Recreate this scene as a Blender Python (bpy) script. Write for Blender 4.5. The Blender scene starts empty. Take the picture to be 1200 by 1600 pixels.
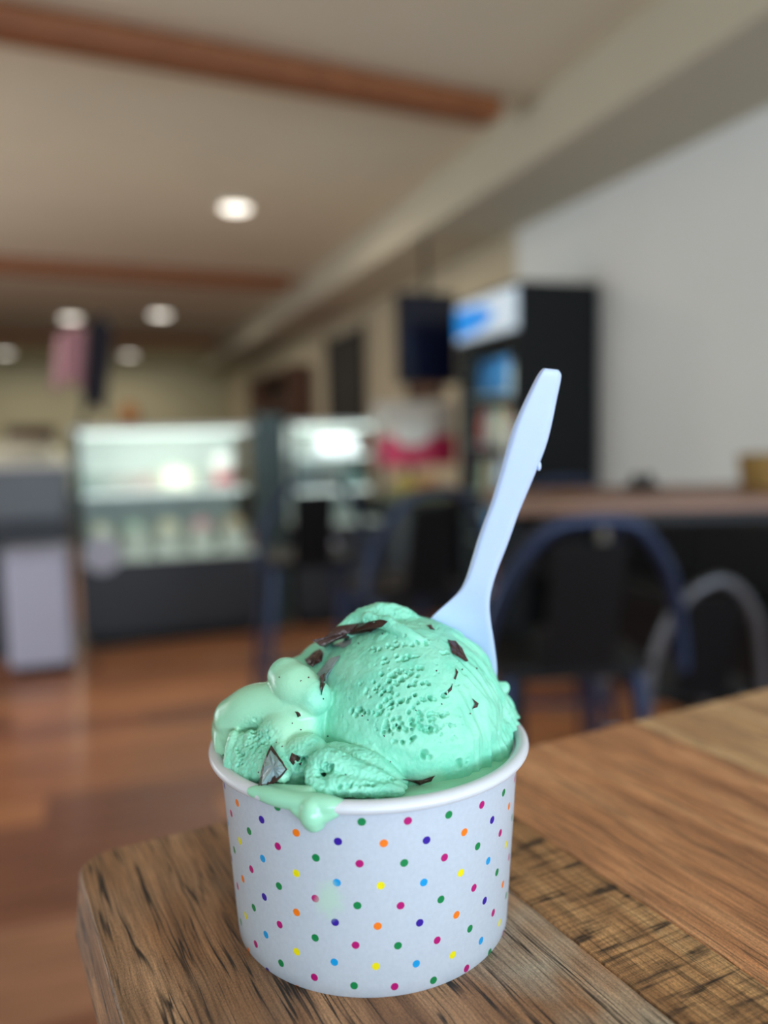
import bpy, bmesh, math, random
from mathutils import Vector, Matrix, noise
from mathutils.bvhtree import BVHTree
from mathutils.kdtree import KDTree

S = bpy.context.scene
COL = S.collection
rnd = random.Random(7)

# ------------------------------------------------------------------ camera
# World: metres. Origin = centre of the paper cup's base on the table top.
# +Y runs along the room, camera looks 19 degrees to the right of +Y.
F = 1270.0
PITCH, ROLL, YAW = math.radians(5.6), math.radians(-1.179), math.atan(440 / 1270)
cy_, sy_ = math.cos(YAW), math.sin(YAW)


def HW(x, y, z):
    """heading frame (x right, y away, z up, metres) -> world"""
    return Vector((cy_ * x + sy_ * y, -sy_ * x + cy_ * y, z))


CAM = HW(0.00588, -0.2378, 0.1458)


def ray(px, py):
    X, Y = px - 600, py - 800
    c, s = math.cos(ROLL), math.sin(ROLL)
    x, y = (c * X + s * Y) / F, (-s * X + c * Y) / F
    return HW(x, math.cos(PITCH) - y * math.sin(PITCH), -math.sin(PITCH) - y * math.cos(PITCH))


def atY(px, py, Y):
    d = ray(px, py)
    return CAM + d * ((Y - CAM.y) / d.y)


def atD(px, py, D):
    """point seen at pixel whose heading distance from the cup axis is D"""
    d = ray(px, py)
    h = Vector((sy_, cy_, 0))
    return CAM + d * ((D - CAM.dot(h)) / d.dot(h))


cam_d = bpy.data.cameras.new('camera')
cam = bpy.data.objects.new('camera', cam_d)
COL.objects.link(cam)
fw = HW(0, math.cos(PITCH), -math.sin(PITCH))
rt = HW(1, 0, 0)
up = rt.cross(fw)
c, s = math.cos(-ROLL), math.sin(-ROLL)
rt2, up2 = rt * c - up * s * -1 * -1, up * c + rt * s
rt2 = rt * c - up * s
cam.matrix_world = Matrix(((rt2.x, up2.x, -fw.x, CAM.x), (rt2.y, up2.y, -fw.y, CAM.y), (rt2.z, up2.z, -fw.z, CAM.z), (0, 0, 0, 1)))
cam_d.sensor_fit = 'HORIZONTAL'
cam_d.sensor_width = 36
cam_d.lens = 36 * F / 1200
cam_d.clip_start = 0.01
cam_d.clip_end = 100
cam_d.dof.use_dof = True
cam_d.dof.focus_distance = 0.219
cam_d.dof.aperture_fstop = 5.9
S.camera = cam

# ------------------------------------------------------------------ light
S.view_settings.view_transform = 'Standard'
S.view_settings.look = 'None'
S.view_settings.gamma = 1
S.view_settings.use_curve_mapping = False
S.view_settings.exposure = -0.28

w = bpy.data.worlds.new('world')
S.world = w
w.use_nodes = True
w.node_tree.nodes['Background'].inputs['Color'].default_value = (0.62, 0.78, 1.0, 1)
w.node_tree.nodes['Background'].inputs['Strength'].default_value = 0.8


def area(name, loc, direction, sx, sy, power, color, spread=180):
    l = bpy.data.lights.new(name, 'AREA')
    l.shape = 'RECTANGLE'
    l.size, l.size_y, l.energy, l.color = sx, sy, power, color
    l.spread = math.radians(spread)
    o = bpy.data.objects.new(name, l)
    COL.objects.link(o)
    o.location = loc
    o.rotation_euler = Vector(direction).to_track_quat('-Z', 'Y').to_euler()
    return o


# daylight through the shop front behind the camera and to its right
area('window_and_fill_light', (0.4, -4.1, 0.35), (0, 1, 1.5), 4.2, 2.4, 385, (0.74, 0.86, 1.0))
area('window_and_fill_light', (2.5, -1.6, 0.5), (-1, 0.35, 0.1), 2.6, 1.9, 36, (0.64, 0.80, 1.0))
area('window_and_fill_light', (-4.1, 4.6, 0.30), (1, -0.05, 0.1), 4.6, 2.0, 160, (0.86, 0.93, 1.0))  # unseen fill light on the left, added to brighten the room and right wall


# ------------------------------------------------------------------ materials
def new_mat(name):
    m = bpy.data.materials.new(name)
    m.use_nodes = True
    return m, m.node_tree.nodes, m.node_tree.links, m.node_tree.nodes['Principled BSDF']


def srgb(r, g, b):
    f = lambda v: (v / 255 / 12.92) if v / 255 <= 0.04045 else ((v / 255 + 0.055) / 1.055) ** 2.4
    return (f(r), f(g), f(b), 1)


def mat(name, col, rough=0.5, metal=0.0, var=0.08, scale=20, bump=0.0, emit=0, spec=0.5, trans=0):
    """procedural: colour mottled by noise, optional bump"""
    m, N, L, P = new_mat(name)
    tc = N.new('ShaderNodeTexCoord')
    nz = N.new('ShaderNodeTexNoise')
    nz.inputs['Scale'].default_value = scale
    nz.inputs['Detail'].default_value = 5
    L.new(tc.outputs['Object'], nz.inputs['Vector'])
    mx = N.new('ShaderNodeMix')
    mx.data_type = 'RGBA'
    mx.inputs[6].default_value = tuple(v * (1 - var) for v in col[:3]) + (1,)
    mx.inputs[7].default_value = tuple(min(1, v * (1 + var)) for v in col[:3]) + (1,)
    L.new(nz.outputs['Fac'], mx.inputs[0])
    L.new(mx.outputs[2], P.inputs['Base Color'])
    P.inputs['Roughness'].default_value = rough
    P.inputs['Metallic'].default_value = metal
    P.inputs['Specular IOR Level'].default_value = spec
    P.inputs['Transmission Weight'].default_value = trans
    if bump:
        b = N.new('ShaderNodeBump')
        b.inputs['Strength'].default_value = bump
        b.inputs['Distance'].default_value = 0.01
        L.new(nz.outputs['Fac'], b.inputs['Height'])
        L.new(b.outputs['Normal'], P.inputs['Normal'])
    if emit:
        L.new(mx.outputs[2], P.inputs['Emission Color'])
        P.inputs['Emission Strength'].default_value = emit
    return m


def math_node(N, L, op, a, b=None, c=None):
    n = N.new('ShaderNodeMath')
    n.operation = op
    for i, v in enumerate((a, b, c)):
        if v is None:
            continue
        if isinstance(v, (int, float)):
            n.inputs[i].default_value = v
        else:
            L.new(v, n.inputs[i])
    return n.outputs[0]


def wood_mat(name, cols, seed, saw=0.0, grey=0.0, crack=1.0):
    """weathered table-top laminate. Object coordinates: x across grain, y along grain (metres)"""
    m, N, L, P = new_mat(name)
    tc = N.new('ShaderNodeTexCoord')

    def tex(sx, sy, det=4, rough=0.6, off=0.0, warp=None, dist=0.0):
        mp = N.new('ShaderNodeMapping')
        mp.inputs['Scale'].default_value = (sx, sy, sx * 0.8)
        mp.inputs['Location'].default_value = (seed * 3.1 + off, seed * 1.7 + off, seed)
        L.new(warp if warp is not None else tc.outputs['Object'], mp.inputs['Vector'])
        n = N.new('ShaderNodeTexNoise')
        n.inputs['Scale'].default_value = 1
        n.inputs['Detail'].default_value = det
        n.inputs['Roughness'].default_value = rough
        n.inputs['Distortion'].default_value = dist
        L.new(mp.outputs['Vector'], n.inputs['Vector'])
        return n.outputs['Fac']
    # gentle waviness of the grain
    wob = tex(18, 26, 2)
    sep = N.new('ShaderNodeSeparateXYZ')
    L.new(tc.outputs['Object'], sep.inputs[0])
    xw = math_node(N, L, 'ADD', sep.outputs[0], math_node(N, L, 'MULTIPLY', math_node(N, L, 'SUBTRACT', wob, 0.5), 0.0022))
    cb = N.new('ShaderNodeCombineXYZ')
    L.new(xw, cb.inputs[0])
    L.new(sep.outputs[1], cb.inputs[1])
    L.new(sep.outputs[2], cb.inputs[2])
    W = cb.outputs[0]
    broad = tex(75, 7, 3, off=1, warp=W)
    fine = tex(1050, 36, 5, 0.75, off=2, warp=W)
    speck = tex(2600, 1300, 2, 0.6, off=3)
    linen = tex(340, 10, 2, 0.5, off=5, warp=W)
    patch = tex(30, 22, 3, off=9)

    def ramp(fac, stops):
        r = N.new('ShaderNodeValToRGB')
        e = r.color_ramp.elements
        while len(e) < len(stops):
            e.new(0.5)
        for i, (p, cc) in enumerate(stops):
            e[i].position = p
            e[i].color = cc
        L.new(fac, r.inputs[0])
        return r.outputs[0]

    def mix(fac, a, b, mode='MIX'):
        x = N.new('ShaderNodeMix')
        x.data_type = 'RGBA'
        x.blend_type = mode
        if isinstance(fac, (int, float)):
            x.inputs[0].default_value = fac
        else:
            L.new(fac, x.inputs[0])
        for i, v in ((6, a), (7, b)):
            if isinstance(v, tuple):
                x.inputs[i].default_value = v
            else:
                L.new(v, x.inputs[i])
        return x.outputs[2]
    base = ramp(broad, [(0.30, cols[0]), (0.5, cols[1]), (0.70, cols[2])])
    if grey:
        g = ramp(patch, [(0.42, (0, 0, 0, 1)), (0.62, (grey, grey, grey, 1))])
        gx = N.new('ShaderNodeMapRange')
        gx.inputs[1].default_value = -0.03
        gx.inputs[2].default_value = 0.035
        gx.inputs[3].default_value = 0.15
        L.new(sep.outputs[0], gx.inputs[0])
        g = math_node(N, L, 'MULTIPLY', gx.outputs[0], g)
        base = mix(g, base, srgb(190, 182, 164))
    f2 = ramp(fine, [(0.30, (0.22, 0.20, 0.19, 1)), (0.50, (0.95, 0.95, 0.95, 1)), (0.70, (1.5, 1.45, 1.36, 1))])
    col = mix(1.0, base, f2, 'MULTIPLY')
    sp = ramp(speck, [(0.34, (0.62, 0.62, 0.62, 1)), (0.5, (1, 1, 1, 1)), (0.68, (1.35, 1.3, 1.22, 1))])
    col = mix(0.75, col, sp, 'MULTIPLY')
    # long dark cracks: narrow minima of a stretched noise
    ck = math_node(N, L, 'ABSOLUTE', math_node(N, L, 'SUBTRACT', linen, 0.5))
    ckm = ramp(ck, [(0.0, (1, 1, 1, 1)), (0.012, (0.85, 0.85, 0.85, 1)), (0.028, (0, 0, 0, 1))])
    gate = ramp(tex(120, 22, 2, off=7, warp=W), [(0.42, (0, 0, 0, 1)), (0.52, (crack, crack, crack, 1))])
    cf = mix(1.0, ckm, gate, 'MULTIPLY')
    col = mix(cf, col, srgb(30, 24, 20))
    h = math_node(N, L, 'SUBTRACT', math_node(N, L, 'ADD', fine, math_node(N, L, 'MULTIPLY', speck, 0.35)), math_node(N, L, 'MULTIPLY', cf, 0.9))
    if saw:
        sx = tex(22, 260, 4, 0.6, off=4, dist=0.3)
        sm = ramp(sx, [(0.40, (saw, saw, saw, 1)), (0.50, (0, 0, 0, 1))])
        sb = tex(70, 95, 3, off=11)
        sm2 = mix(1.0, sm, ramp(sb, [(0.40, (0, 0, 0, 1)), (0.56, (1, 1, 1, 1))]), 'MULTIPLY')
        col = mix(sm2, col, srgb(44, 33, 26))
        s3 = ramp(tex(25, 900, 2, off=13), [(0.36, (0.5, 0.5, 0.5, 1)), (0.55, (1.1, 1.1, 1.1, 1))])
        col = mix(0.7, col, s3, 'MULTIPLY')
    L.new(col, P.inputs['Base Color'])
    P.inputs['Roughness'].default_value = 0.5
    P.inputs['Specular IOR Level'].default_value = 0.38
    b = N.new('ShaderNodeBump')
    b.inputs['Strength'].default_value = 0.55
    b.inputs['Distance'].default_value = 0.0004
    L.new(h, b.inputs['Height'])
    L.new(b.outputs['Normal'], P.inputs['Normal'])
    return m


# ------------------------------------------------------------------ mesh helpers
def link_obj(name, me, m=None, parent=None, smooth=False):
    o = bpy.data.objects.new(name, me)
    COL.objects.link(o)
    if m is not None:
        me.materials.clear()
        me.materials.append(m)
    if smooth:
        for p in me.polygons:
            p.use_smooth = True
    if parent is not None:
        o.parent = parent
    return o


def empty(name, loc=(0, 0, 0), rotz=0.0):
    o = bpy.data.objects.new(name, None)
    COL.objects.link(o)
    o.location = loc
    o.rotation_euler = (0, 0, rotz)
    o.empty_display_size = 0.05
    return o


def tag(o, label, cat, group=None):
    o['label'] = label
    o['category'] = cat
    if group:
        o['group'] = group
    return o


def struct(o):
    o['kind'] = 'structure'
    return o


def bm_obj(name, bm, m, parent=None, smooth=False, sharp=None):
    me = bpy.data.meshes.new(name)
    bm.normal_update()
    bm.to_mesh(me)
    bm.free()
    o = link_obj(name, me, m, parent, smooth)
    if smooth and sharp:
        for e in me.edges:
            pass
        me.set_sharp_from_angle(angle=math.radians(sharp))
    return o


def add_box(bm, x0, x1, y0, y1, z0, z1, bevel=0.0, mtx=None):
    r = bmesh.ops.create_cube(bm, size=1)
    vs = r['verts']
    for v in vs:
        v.co = Vector(((x0 + x1) / 2 + v.co.x * (x1 - x0), (y0 + y1) / 2 + v.co.y * (y1 - y0), (z0 + z1) / 2 + v.co.z * (z1 - z0)))
    if mtx is not None:
        for v in vs:
            v.co = mtx @ v.co
    if bevel:
        es = list({e for v in vs for e in v.link_edges})
        bmesh.ops.bevel(bm, geom=es, offset=bevel, segments=2, profile=0.5, affect='EDGES')


def box(name, m, x0, x1, y0, y1, z0, z1, bevel=0.0, parent=None, mtx=None):
    bm = bmesh.new()
    add_box(bm, x0, x1, y0, y1, z0, z1, bevel, mtx)
    return bm_obj(name, bm, m, parent)


def add_lathe(bm, prof, seg=48, center=(0, 0), cap=True):
    rings = []
    for r, z in prof:
        if r < 1e-6:
            rings.append([bm.verts.new((center[0], center[1], z))])
        else:
            rings.append([bm.verts.new((center[0] + r * math.cos(2 * math.pi * i / seg), center[1] + r * math.sin(2 * math.pi * i / seg), z)) for i in range(seg)])
    for a, b in zip(rings, rings[1:]):
        for i in range(seg):
            j = (i + 1) % seg
            if len(a) == 1 and len(b) == 1:
                continue
            if len(a) == 1:
                bm.faces.new((a[0], b[i], b[j]))
            elif len(b) == 1:
                bm.faces.new((a[i], b[0], a[j]))
            else:
                bm.faces.new((a[i], b[i], b[j], a[j]))
    bmesh.ops.recalc_face_normals(bm, faces=bm.faces[:])


def lathe(name, m, prof, seg=48, center=(0, 0), parent=None, sharp=40):
    bm = bmesh.new()
    add_lathe(bm, prof, seg, center)
    return bm_obj(name, bm, m, parent, True, sharp)


def add_tube(bm, pts, radii, seg=12):
    pts = [Vector(p) for p in pts]
    if not isinstance(radii, (list, tuple)):
        radii = [radii] * len(pts)
    prev = None
    t0 = (pts[1] - pts[0]).normalized()
    n = t0.orthogonal().normalized()
    rings = []
    for i, p in enumerate(pts):
        t = (pts[min(i + 1, len(pts) - 1)] - pts[max(i - 1, 0)]).normalized()
        n = (n - t * n.dot(t)).normalized()
        b = t.cross(n)
        rings.append([bm.verts.new(p + (n * math.cos(a) + b * math.sin(a)) * radii[i]) for a in [2 * math.pi * k / seg for k in range(seg)]])
    for a, b in zip(rings, rings[1:]):
        for k in range(seg):
            j = (k + 1) % seg
            bm.faces.new((a[k], a[j], b[j], b[k]))
    bm.faces.new(rings[0][::-1])
    bm.faces.new(rings[-1])


def tube(name, m, pts, r, seg=12, parent=None):
    bm = bmesh.new()
    add_tube(bm, pts, r, seg)
    return bm_obj(name, bm, m, parent, True, 50)


def smooth_path(pts, n=8):
    """Catmull-Rom through points"""
    P = [Vector(p) for p in pts]
    P = [P[0] * 2 - P[1]] + P + [P[-1] * 2 - P[-2]]
    out = []
    for i in range(1, len(P) - 2):
        a, b, c_, d = P[i - 1:i + 3]
        for k in range(n):
            t = k / n
            out.append(0.5 * ((2 * b) + (c_ - a) * t + (2 * a - 5 * b + 4 * c_ - d) * t * t + (3 * b - a - 3 * c_ + d) * t ** 3))
    out.append(P[-2])
    return out


def copy_tree(o, parent=None):
    c_ = o.copy()
    COL.objects.link(c_)
    if parent is not None:
        c_.parent = parent
    for ch in list(o.children):
        copy_tree(ch, c_)
    return c_


# ------------------------------------------------------------------ the room
FZ = -1.05         # floor level (the cup stands on a bar-height table)
CZ = 1.75          # ceiling
XL, XR = -4.2, 2.6
YN, YF = -4.3, 18.0
XB = 2.0           # inner edge of the bulkhead along the right wall
BZ = 1.45

m_wall = mat('wall_paint', srgb(230, 233, 230), 0.85, var=0.03, scale=3, bump=0.02)
m_ceil = mat('ceiling_plaster', srgb(222, 212, 188), 0.9, var=0.06, scale=2.2, bump=0.05)
m_bulk = mat('bulkhead_paint', srgb(192, 186, 166), 0.85, var=0.04, scale=3)
m_back = mat('back_wall_paint', srgb(206, 202, 172), 0.85, var=0.06, scale=2)

struct(box('wall_right', m_wall, XR, XR + 0.12, YN, 4.7, FZ, CZ))
m_tan = mat('tan_wall_far', srgb(194, 184, 158), 0.85, var=0.05, scale=2)
struct(box('wall_right', m_tan, XR, XR + 0.12, 4.7, YF, FZ, CZ))  # far stretch of the wall in a darker, browner tone
struct(box('wall_left', m_back, XL - 0.12, XL, YN, YF, FZ, CZ))
struct(box('wall_back', m_back, XL - 0.12, XR + 0.12, YF, YF + 0.12, FZ, CZ))
struct(box('ceiling', m_ceil, XL - 0.12, XR + 0.12, YN, YF + 0.12, CZ, CZ + 0.1))
struct(box('trim_1', m_bulk, XB, XR, YN, YF, BZ, CZ, 0.004))
struct(box('baseboard_right', mat('baseboard_dark', srgb(50, 44, 40), 0.5), XR - 0.015, XR, YN, YF, FZ, FZ + 0.1))

# floor: dark bed with reddish-brown boards laid across the room
floor = struct(box('floor', mat('floor_bed', srgb(46, 28, 20), 0.7), XL - 0.12, XR + 0.12, YN, YF + 0.12, FZ - 0.08, FZ - 0.010))
m_boards = []
for i, cc in enumerate([(182, 118, 78), (164, 104, 72), (196, 130, 86), (142, 90, 66), (174, 122, 92)]):
    m, N, L, P = new_mat('floor_board_%s' % ['rust', 'brown', 'tan', 'umber', 'grey_brown'][i])
    tc = N.new('ShaderNodeTexCoord')
    mp = N.new('ShaderNodeMapping')
    mp.inputs['Scale'].default_value = (1.2, 14, 1)
    nz = N.new('ShaderNodeTexNoise')
    nz.inputs['Scale'].default_value = 2.2
    nz.inputs['Detail'].default_value = 6
    L.new(tc.outputs['Object'], mp.inputs[0])
    L.new(mp.outputs[0], nz.inputs[0])
    r = N.new('ShaderNodeValToRGB')
    r.color_ramp.elements[0].position = 0.3
    r.color_ramp.elements[1].position = 0.7
    c0 = srgb(*cc)
    r.color_ramp.elements[0].color = tuple(v * 0.6 for v in c0[:3]) + (1,)
    r.color_ramp.elements[1].color = tuple(v * 1.35 for v in c0[:3]) + (1,)
    L.new(nz.outputs['Fac'], r.inputs[0])
    L.new(r.outputs[0], P.inputs['Base Color'])
    P.inputs['Roughness'].default_value = 0.34
    P.inputs['Specular IOR Level'].default_value = 0.45
    m_boards.append(m)
PW, PL = 0.19, 1.25
bm = bmesh.new()
add_box(bm, 0.0012, PL - 0.0012, 0.0012, PW - 0.0012, -0.010, 0.0, 0.0015)
me_board = bpy.data.meshes.new('floor_board')
bm.to_mesh(me_board)
bm.free()
boards = {}
for k, m in enumerate(m_boards):
    d = me_board.copy()
    d.materials.append(m)
    boards[k] = d
farbm = bmesh.new()
row = 0
y = -0.6
while y < 9.5:
    off = (row * 0.43) % 1.0 * PL
    x = XL - off
    while x < XR:
        x1 = min(x + PL, XR)
        if y < 5.4 and x > -2.6:
            o = link_obj('floor_board', boards[rnd.choice([0, 0, 1, 2, 3, 4])], None, floor)
            o.location = (x, y, FZ)
            if x1 - x < PL:
                o.scale.x = (x1 - x) / PL
        else:
            add_box(farbm, max(x, XL) + .001, x1 - .001, y + .001, y + PW - .001, FZ - .010, FZ)
        x += PL
    y += PW
    row += 1
fb = bm_obj('floor_boards_far', farbm, m_boards[1], floor)
fb['kind'] = 'stuff'

# ceiling beams, running across the room
m_beam = mat('beam_wood', srgb(140, 84, 46), 0.55, var=0.35, scale=9, bump=0.2)
for i, (y0, xl, hh) in enumerate([(3.22, -3.9, 0.10), (7.85, XL + .2, 0.13), (13.2, XL + .2, 0.13)]):
    bm = bmesh.new()
    add_box(bm, xl - 1.80, 0, 0, 0.17, -hh, 0, 0.018)
    o = bm_obj('ceiling_beam', bm, m_beam)
    o.location = (1.85, y0 + 0.22, CZ)
    o.rotation_euler.z = math.radians(7.0)
    tag(o, ['brown wooden beam under the ceiling, nearest and largest of the three', 'brown wooden ceiling beam between the big and the small round lights',
            'farthest dark wooden ceiling beam near the back wall'][i], 'beam', 'wooden ceiling beams')

# recessed ceiling lights
m_trim = mat('light_trim_white', srgb(225, 222, 212), 0.5)
m_led = mat('light_diffuser', (1.0, 0.93, 0.82, 1), 0.4, var=0.01, emit=3.4)
lights = [((0.912, 5.657), 'large round white ceiling light nearest the camera'), ((0.758, 10.93), 'right one of the two mid-distance round ceiling lights'),
          ((-0.351, 11.45), 'left one of the two mid-distance round ceiling lights'), ((0.55, 16.4), 'faint round ceiling light near the back wall, right of the flag'),
          ((-1.63, 16.3), 'faint round ceiling light at the left edge near the back wall')]
for i, ((x, y), lb) in enumerate(lights):
    t = tag(empty('ceiling_light', (x, y, CZ)), lb, 'light', 'round ceiling lights')
    k = 1.0 if i == 0 else 1.25
    lathe('light_trim', m_trim, [(0, 0), (0.125 * k, 0), (0.125 * k, -0.010), (0.118 * k, -0.022), (0.102 * k, -0.024), (0.10 * k, -0.012), (0, -0.012)], 32, parent=t)
    lathe('diffuser', m_led, [(0, -0.013), (0.099 * k, -0.013), (0.094 * k, -0.030), (0.05 * k, -0.040), (0, -0.042)], 32, parent=t)
# the lamps' own light on the room
for (x, y, pw) in [(0.912, 5.657, 24), (0.758, 10.93, 26), (-0.351, 11.45, 26), (0.55, 16.4, 24), (-1.63, 16.3, 24)]:
    area('downlight', (x, y, CZ - 0.06), (0, 0, -1), 0.2, 0.2, pw, (1.0, 0.89, 0.74))

# ------------------------------------------------------------------ the table with the cup
TA = math.radians(8.5)
table = tag(empty('bar_table', (0, 0, FZ), TA), 'brown weathered wood plank bar table under the ice cream cup', 'table')
T0 = -FZ  # table top in the table's own frame
A0, A1, B0, B1, RC = -0.0768, 0.86, -0.52, 0.0775, 0.013


def outline(off):
    """rounded rectangle, (a,b) points; starts at the left front, clockwise"""
    pts = []
    for (cx, cy, a0) in [(A0 + RC, B0 + RC, 270), (A0 + RC, B1 - RC, 180), (A1 - RC, B1 - RC, 90), (A1 - RC, B0 + RC, 360)]:
        for k in range(7):
            t = math.radians(a0 - 90 * k / 6)
            pts.append((cx + (RC + off) * math.cos(t), cy + (RC + off) * math.sin(t)))
    return pts


def clip(poly, xlo, xhi):
    def half(pl, f):
        out = []
        for i, p in enumerate(pl):
            q = pl[(i + 1) % len(pl)]
            fp, fq = f(p), f(q)
            if fp >= 0:
                out.append(p)
            if (fp >= 0) != (fq >= 0):
                t = fp / (fp - fq)
                out.append((p[0] + (q[0] - p[0]) * t, p[1] + (q[1] - p[1]) * t))
        return out
    return half(half(poly, lambda p: p[0] - xlo), lambda p: xhi - p[0])


w0 = [srgb(122, 86, 58), srgb(160, 118, 84), srgb(190, 148, 112)]
w1 = [srgb(132, 92, 58), srgb(188, 142, 96), srgb(224, 182, 130)]
w2 = [srgb(158, 106, 72), srgb(200, 142, 99), srgb(228, 172, 126)]
w3 = [srgb(172, 130, 92), srgb(206, 164, 120), srgb(232, 196, 150)]
seams = [-0.2, 0.0427, 0.0735, 0.185, 0.30, 0.42, 0.55, 0.68, 1.2]
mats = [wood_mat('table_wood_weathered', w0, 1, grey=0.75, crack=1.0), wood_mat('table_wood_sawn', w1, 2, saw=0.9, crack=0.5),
        wood_mat('table_wood_brown', w2, 3, crack=0.55), wood_mat('table_wood_pale', w3, 4, crack=0.5)]
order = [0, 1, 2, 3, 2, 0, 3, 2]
for i in range(8):
    lo, hi = seams[i], seams[i + 1]
    g = 0.0002
    loops = []
    for off, inset, z in [(0.0, 0.0005, 0.0), (0.0007, g, -0.0006), (0.0028, g, -0.020), (0.0020, g, -0.026)]:
        loops.append([(a, b, T0 + z) for a, b in clip(outline(off), lo + inset, hi - inset)])
    bm = bmesh.new()
    R = [[bm.verts.new(p) for p in lp] for lp in loops]
    n = len(R[0])
    bm.faces.new(R[0])
    bm.faces.new(R[-1][::-1])
    for a, b in zip(R, R[1:]):
        for k in range(n):
            bm.faces.new((a[k], a[(k + 1) % n], b[(k + 1) % n], b[k]))
    bmesh.ops.recalc_face_normals(bm, faces=bm.faces[:])
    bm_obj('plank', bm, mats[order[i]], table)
m_black = mat('black_metal', srgb(10, 11, 14), 0.45, spec=0.3, var=0.15, scale=30)
box('apron', m_black, A0 + .12, A1 - .12, B0 + .12, B1 - .12, T0 - 0.056, T0 - 0.0262, 0.003, table)
tube('pedestal', m_black, [(0.39, -0.22, 0.03), (0.39, -0.22, T0 - 0.05)], 0.04, 20, table)
lathe('base', m_black, [(0, 0), (0.27, 0), (0.27, 0.012), (0.06, 0.035), (0, 0.035)], 40, (0.39, -0.22), table)

# ------------------------------------------------------------------ paper cup
H, RT, RB = 0.0557, 0.0442, 0.0408
cup = tag(empty('paper_cup'), 'small white paper ice cream cup with rainbow polka dots on the wooden table', 'cup')


def cup_mat():
    m, N, L, P = new_mat('dotted_paper')
    uv = N.new('ShaderNodeUVMap')
    sep = N.new('ShaderNodeSeparateXYZ')
    L.new(uv.outputs[0], sep.inputs[0])
    u, v = sep.outputs[0], sep.outputs[1]
    M = lambda op, a, b=None, c=None: math_node(N, L, op, a, b, c)
    iu = M('FLOOR', M('ADD', u, 0.5))
    par = M('FLOORED_MODULO', iu, 2.0)
    v2 = M('SUBTRACT', v, M('MULTIPLY', par, 0.5))
    iv = M('FLOOR', M('ADD', v2, 0.5))
    # slight print irregularity per dot
    wn = N.new('ShaderNodeTexWhiteNoise')
    wn.noise_dimensions = '2D'
    cb = N.new('ShaderNodeCombineXYZ')
    L.new(iu, cb.inputs[0])
    L.new(iv, cb.inputs[1])
    L.new(cb.outputs[0], wn.inputs['Vector'])
    ws = N.new('ShaderNodeSeparateColor')
    L.new(wn.outputs['Color'], ws.inputs[0])
    du = M('MULTIPLY', M('SUBTRACT', M('SUBTRACT', u, iu), M('MULTIPLY', M('SUBTRACT', ws.outputs[0], 0.5), 0.05)), 5.6)
    dv = M('MULTIPLY', M('SUBTRACT', M('SUBTRACT', v2, iv), M('MULTIPLY', M('SUBTRACT', ws.outputs[1], 0.5), 0.03)), 11.45)
    d = M('SQRT', M('ADD', M('MULTIPLY', du, du), M('MULTIPLY', dv, dv)))
    mr = N.new('ShaderNodeMapRange')
    mr.inputs[1].default_value = 1.12
    mr.inputs[2].default_value = 1.00
    L.new(d, mr.inputs[0])
    idx = M('ADD', M('MULTIPLY', M('FLOORED_MODULO', iu, 4.0), 2.0), M('FLOORED_MODULO', iv, 2.0))
    r = N.new('ShaderNodeValToRGB')
    r.color_ramp.interpolation = 'CONSTANT'
    orange, yellow, green = srgb(240, 122, 20), srgb(232, 220, 10), srgb(0, 128, 70)
    magenta, purple, blue = srgb(176, 10, 110), srgb(48, 20, 150), srgb(0, 150, 215)
    cols = [orange, yellow, magenta, green, purple, blue, green, magenta]
    e = r.color_ramp.elements
    while len(e) < 8:
        e.new(0.5)
    for i in range(8):
        e[i].position = i / 8
        e[i].color = cols[i]
    L.new(M('DIVIDE', M('ADD', idx, 0.5), 8.0), r.inputs[0])
    # paper with faint mottling
    tc = N.new('ShaderNodeTexCoord')
    nz = N.new('ShaderNodeTexNoise')
    nz.inputs['Scale'].default_value = 900
    nz.inputs['Detail'].default_value = 4
    L.new(tc.outputs['Object'], nz.inputs['Vector'])
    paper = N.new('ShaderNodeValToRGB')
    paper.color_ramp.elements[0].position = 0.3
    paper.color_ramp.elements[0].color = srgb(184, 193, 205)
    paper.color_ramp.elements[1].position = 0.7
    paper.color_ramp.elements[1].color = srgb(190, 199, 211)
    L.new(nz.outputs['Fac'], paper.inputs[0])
    mx = N.new('ShaderNodeMix')
    mx.data_type = 'RGBA'
    L.new(mr.outputs[0], mx.inputs[0])
    L.new(paper.outputs[0], mx.inputs[6])
    L.new(r.outputs[0], mx.inputs[7])
    # green ice cream smear on the wall
    n2 = N.new('ShaderNodeTexNoise')
    n2.inputs['Scale'].default_value = 160
    n2.inputs['Detail'].default_value = 5
    L.new(tc.outputs['Object'], n2.inputs['Vector'])
    su = M('MULTIPLY', M('SUBTRACT', u, -2.25), 5.6 / 5.4)
    sv = M('MULTIPLY', M('SUBTRACT', v, -1.45), 11.45 / 6.0)
    sd = M('SQRT', M('ADD', M('MULTIPLY', su, su), M('MULTIPLY', sv, sv)))
    sd = M('ADD', sd, M('MULTIPLY', M('SUBTRACT', n2.outputs['Fac'], 0.5), 1.3))
    m2 = N.new('ShaderNodeMapRange')
    m2.interpolation_type = 'SMOOTHSTEP'
    m2.inputs[1].default_value = 1.0
    m2.inputs[2].default_value = 0.35
    m2.inputs[4].default_value = 0.62
    L.new(sd, m2.inputs[0])
    mx2 = N.new('ShaderNodeMix')
    mx2.data_type = 'RGBA'
    L.new(m2.outputs[0], mx2.inputs[0])
    L.new(mx.outputs[2], mx2.inputs[6])
    mx2.inputs[7].default_value = srgb(178, 214, 190)
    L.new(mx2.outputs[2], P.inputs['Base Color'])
    P.inputs['Roughness'].default_value = 0.42
    b = N.new('ShaderNodeBump')
    b.inputs['Strength'].default_value = 0.12
    b.inputs['Distance'].default_value = 0.0001
    L.new(nz.outputs['Fac'], b.inputs['Height'])
    L.new(b.outputs['Normal'], P.inputs['Normal'])
    return m


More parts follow.
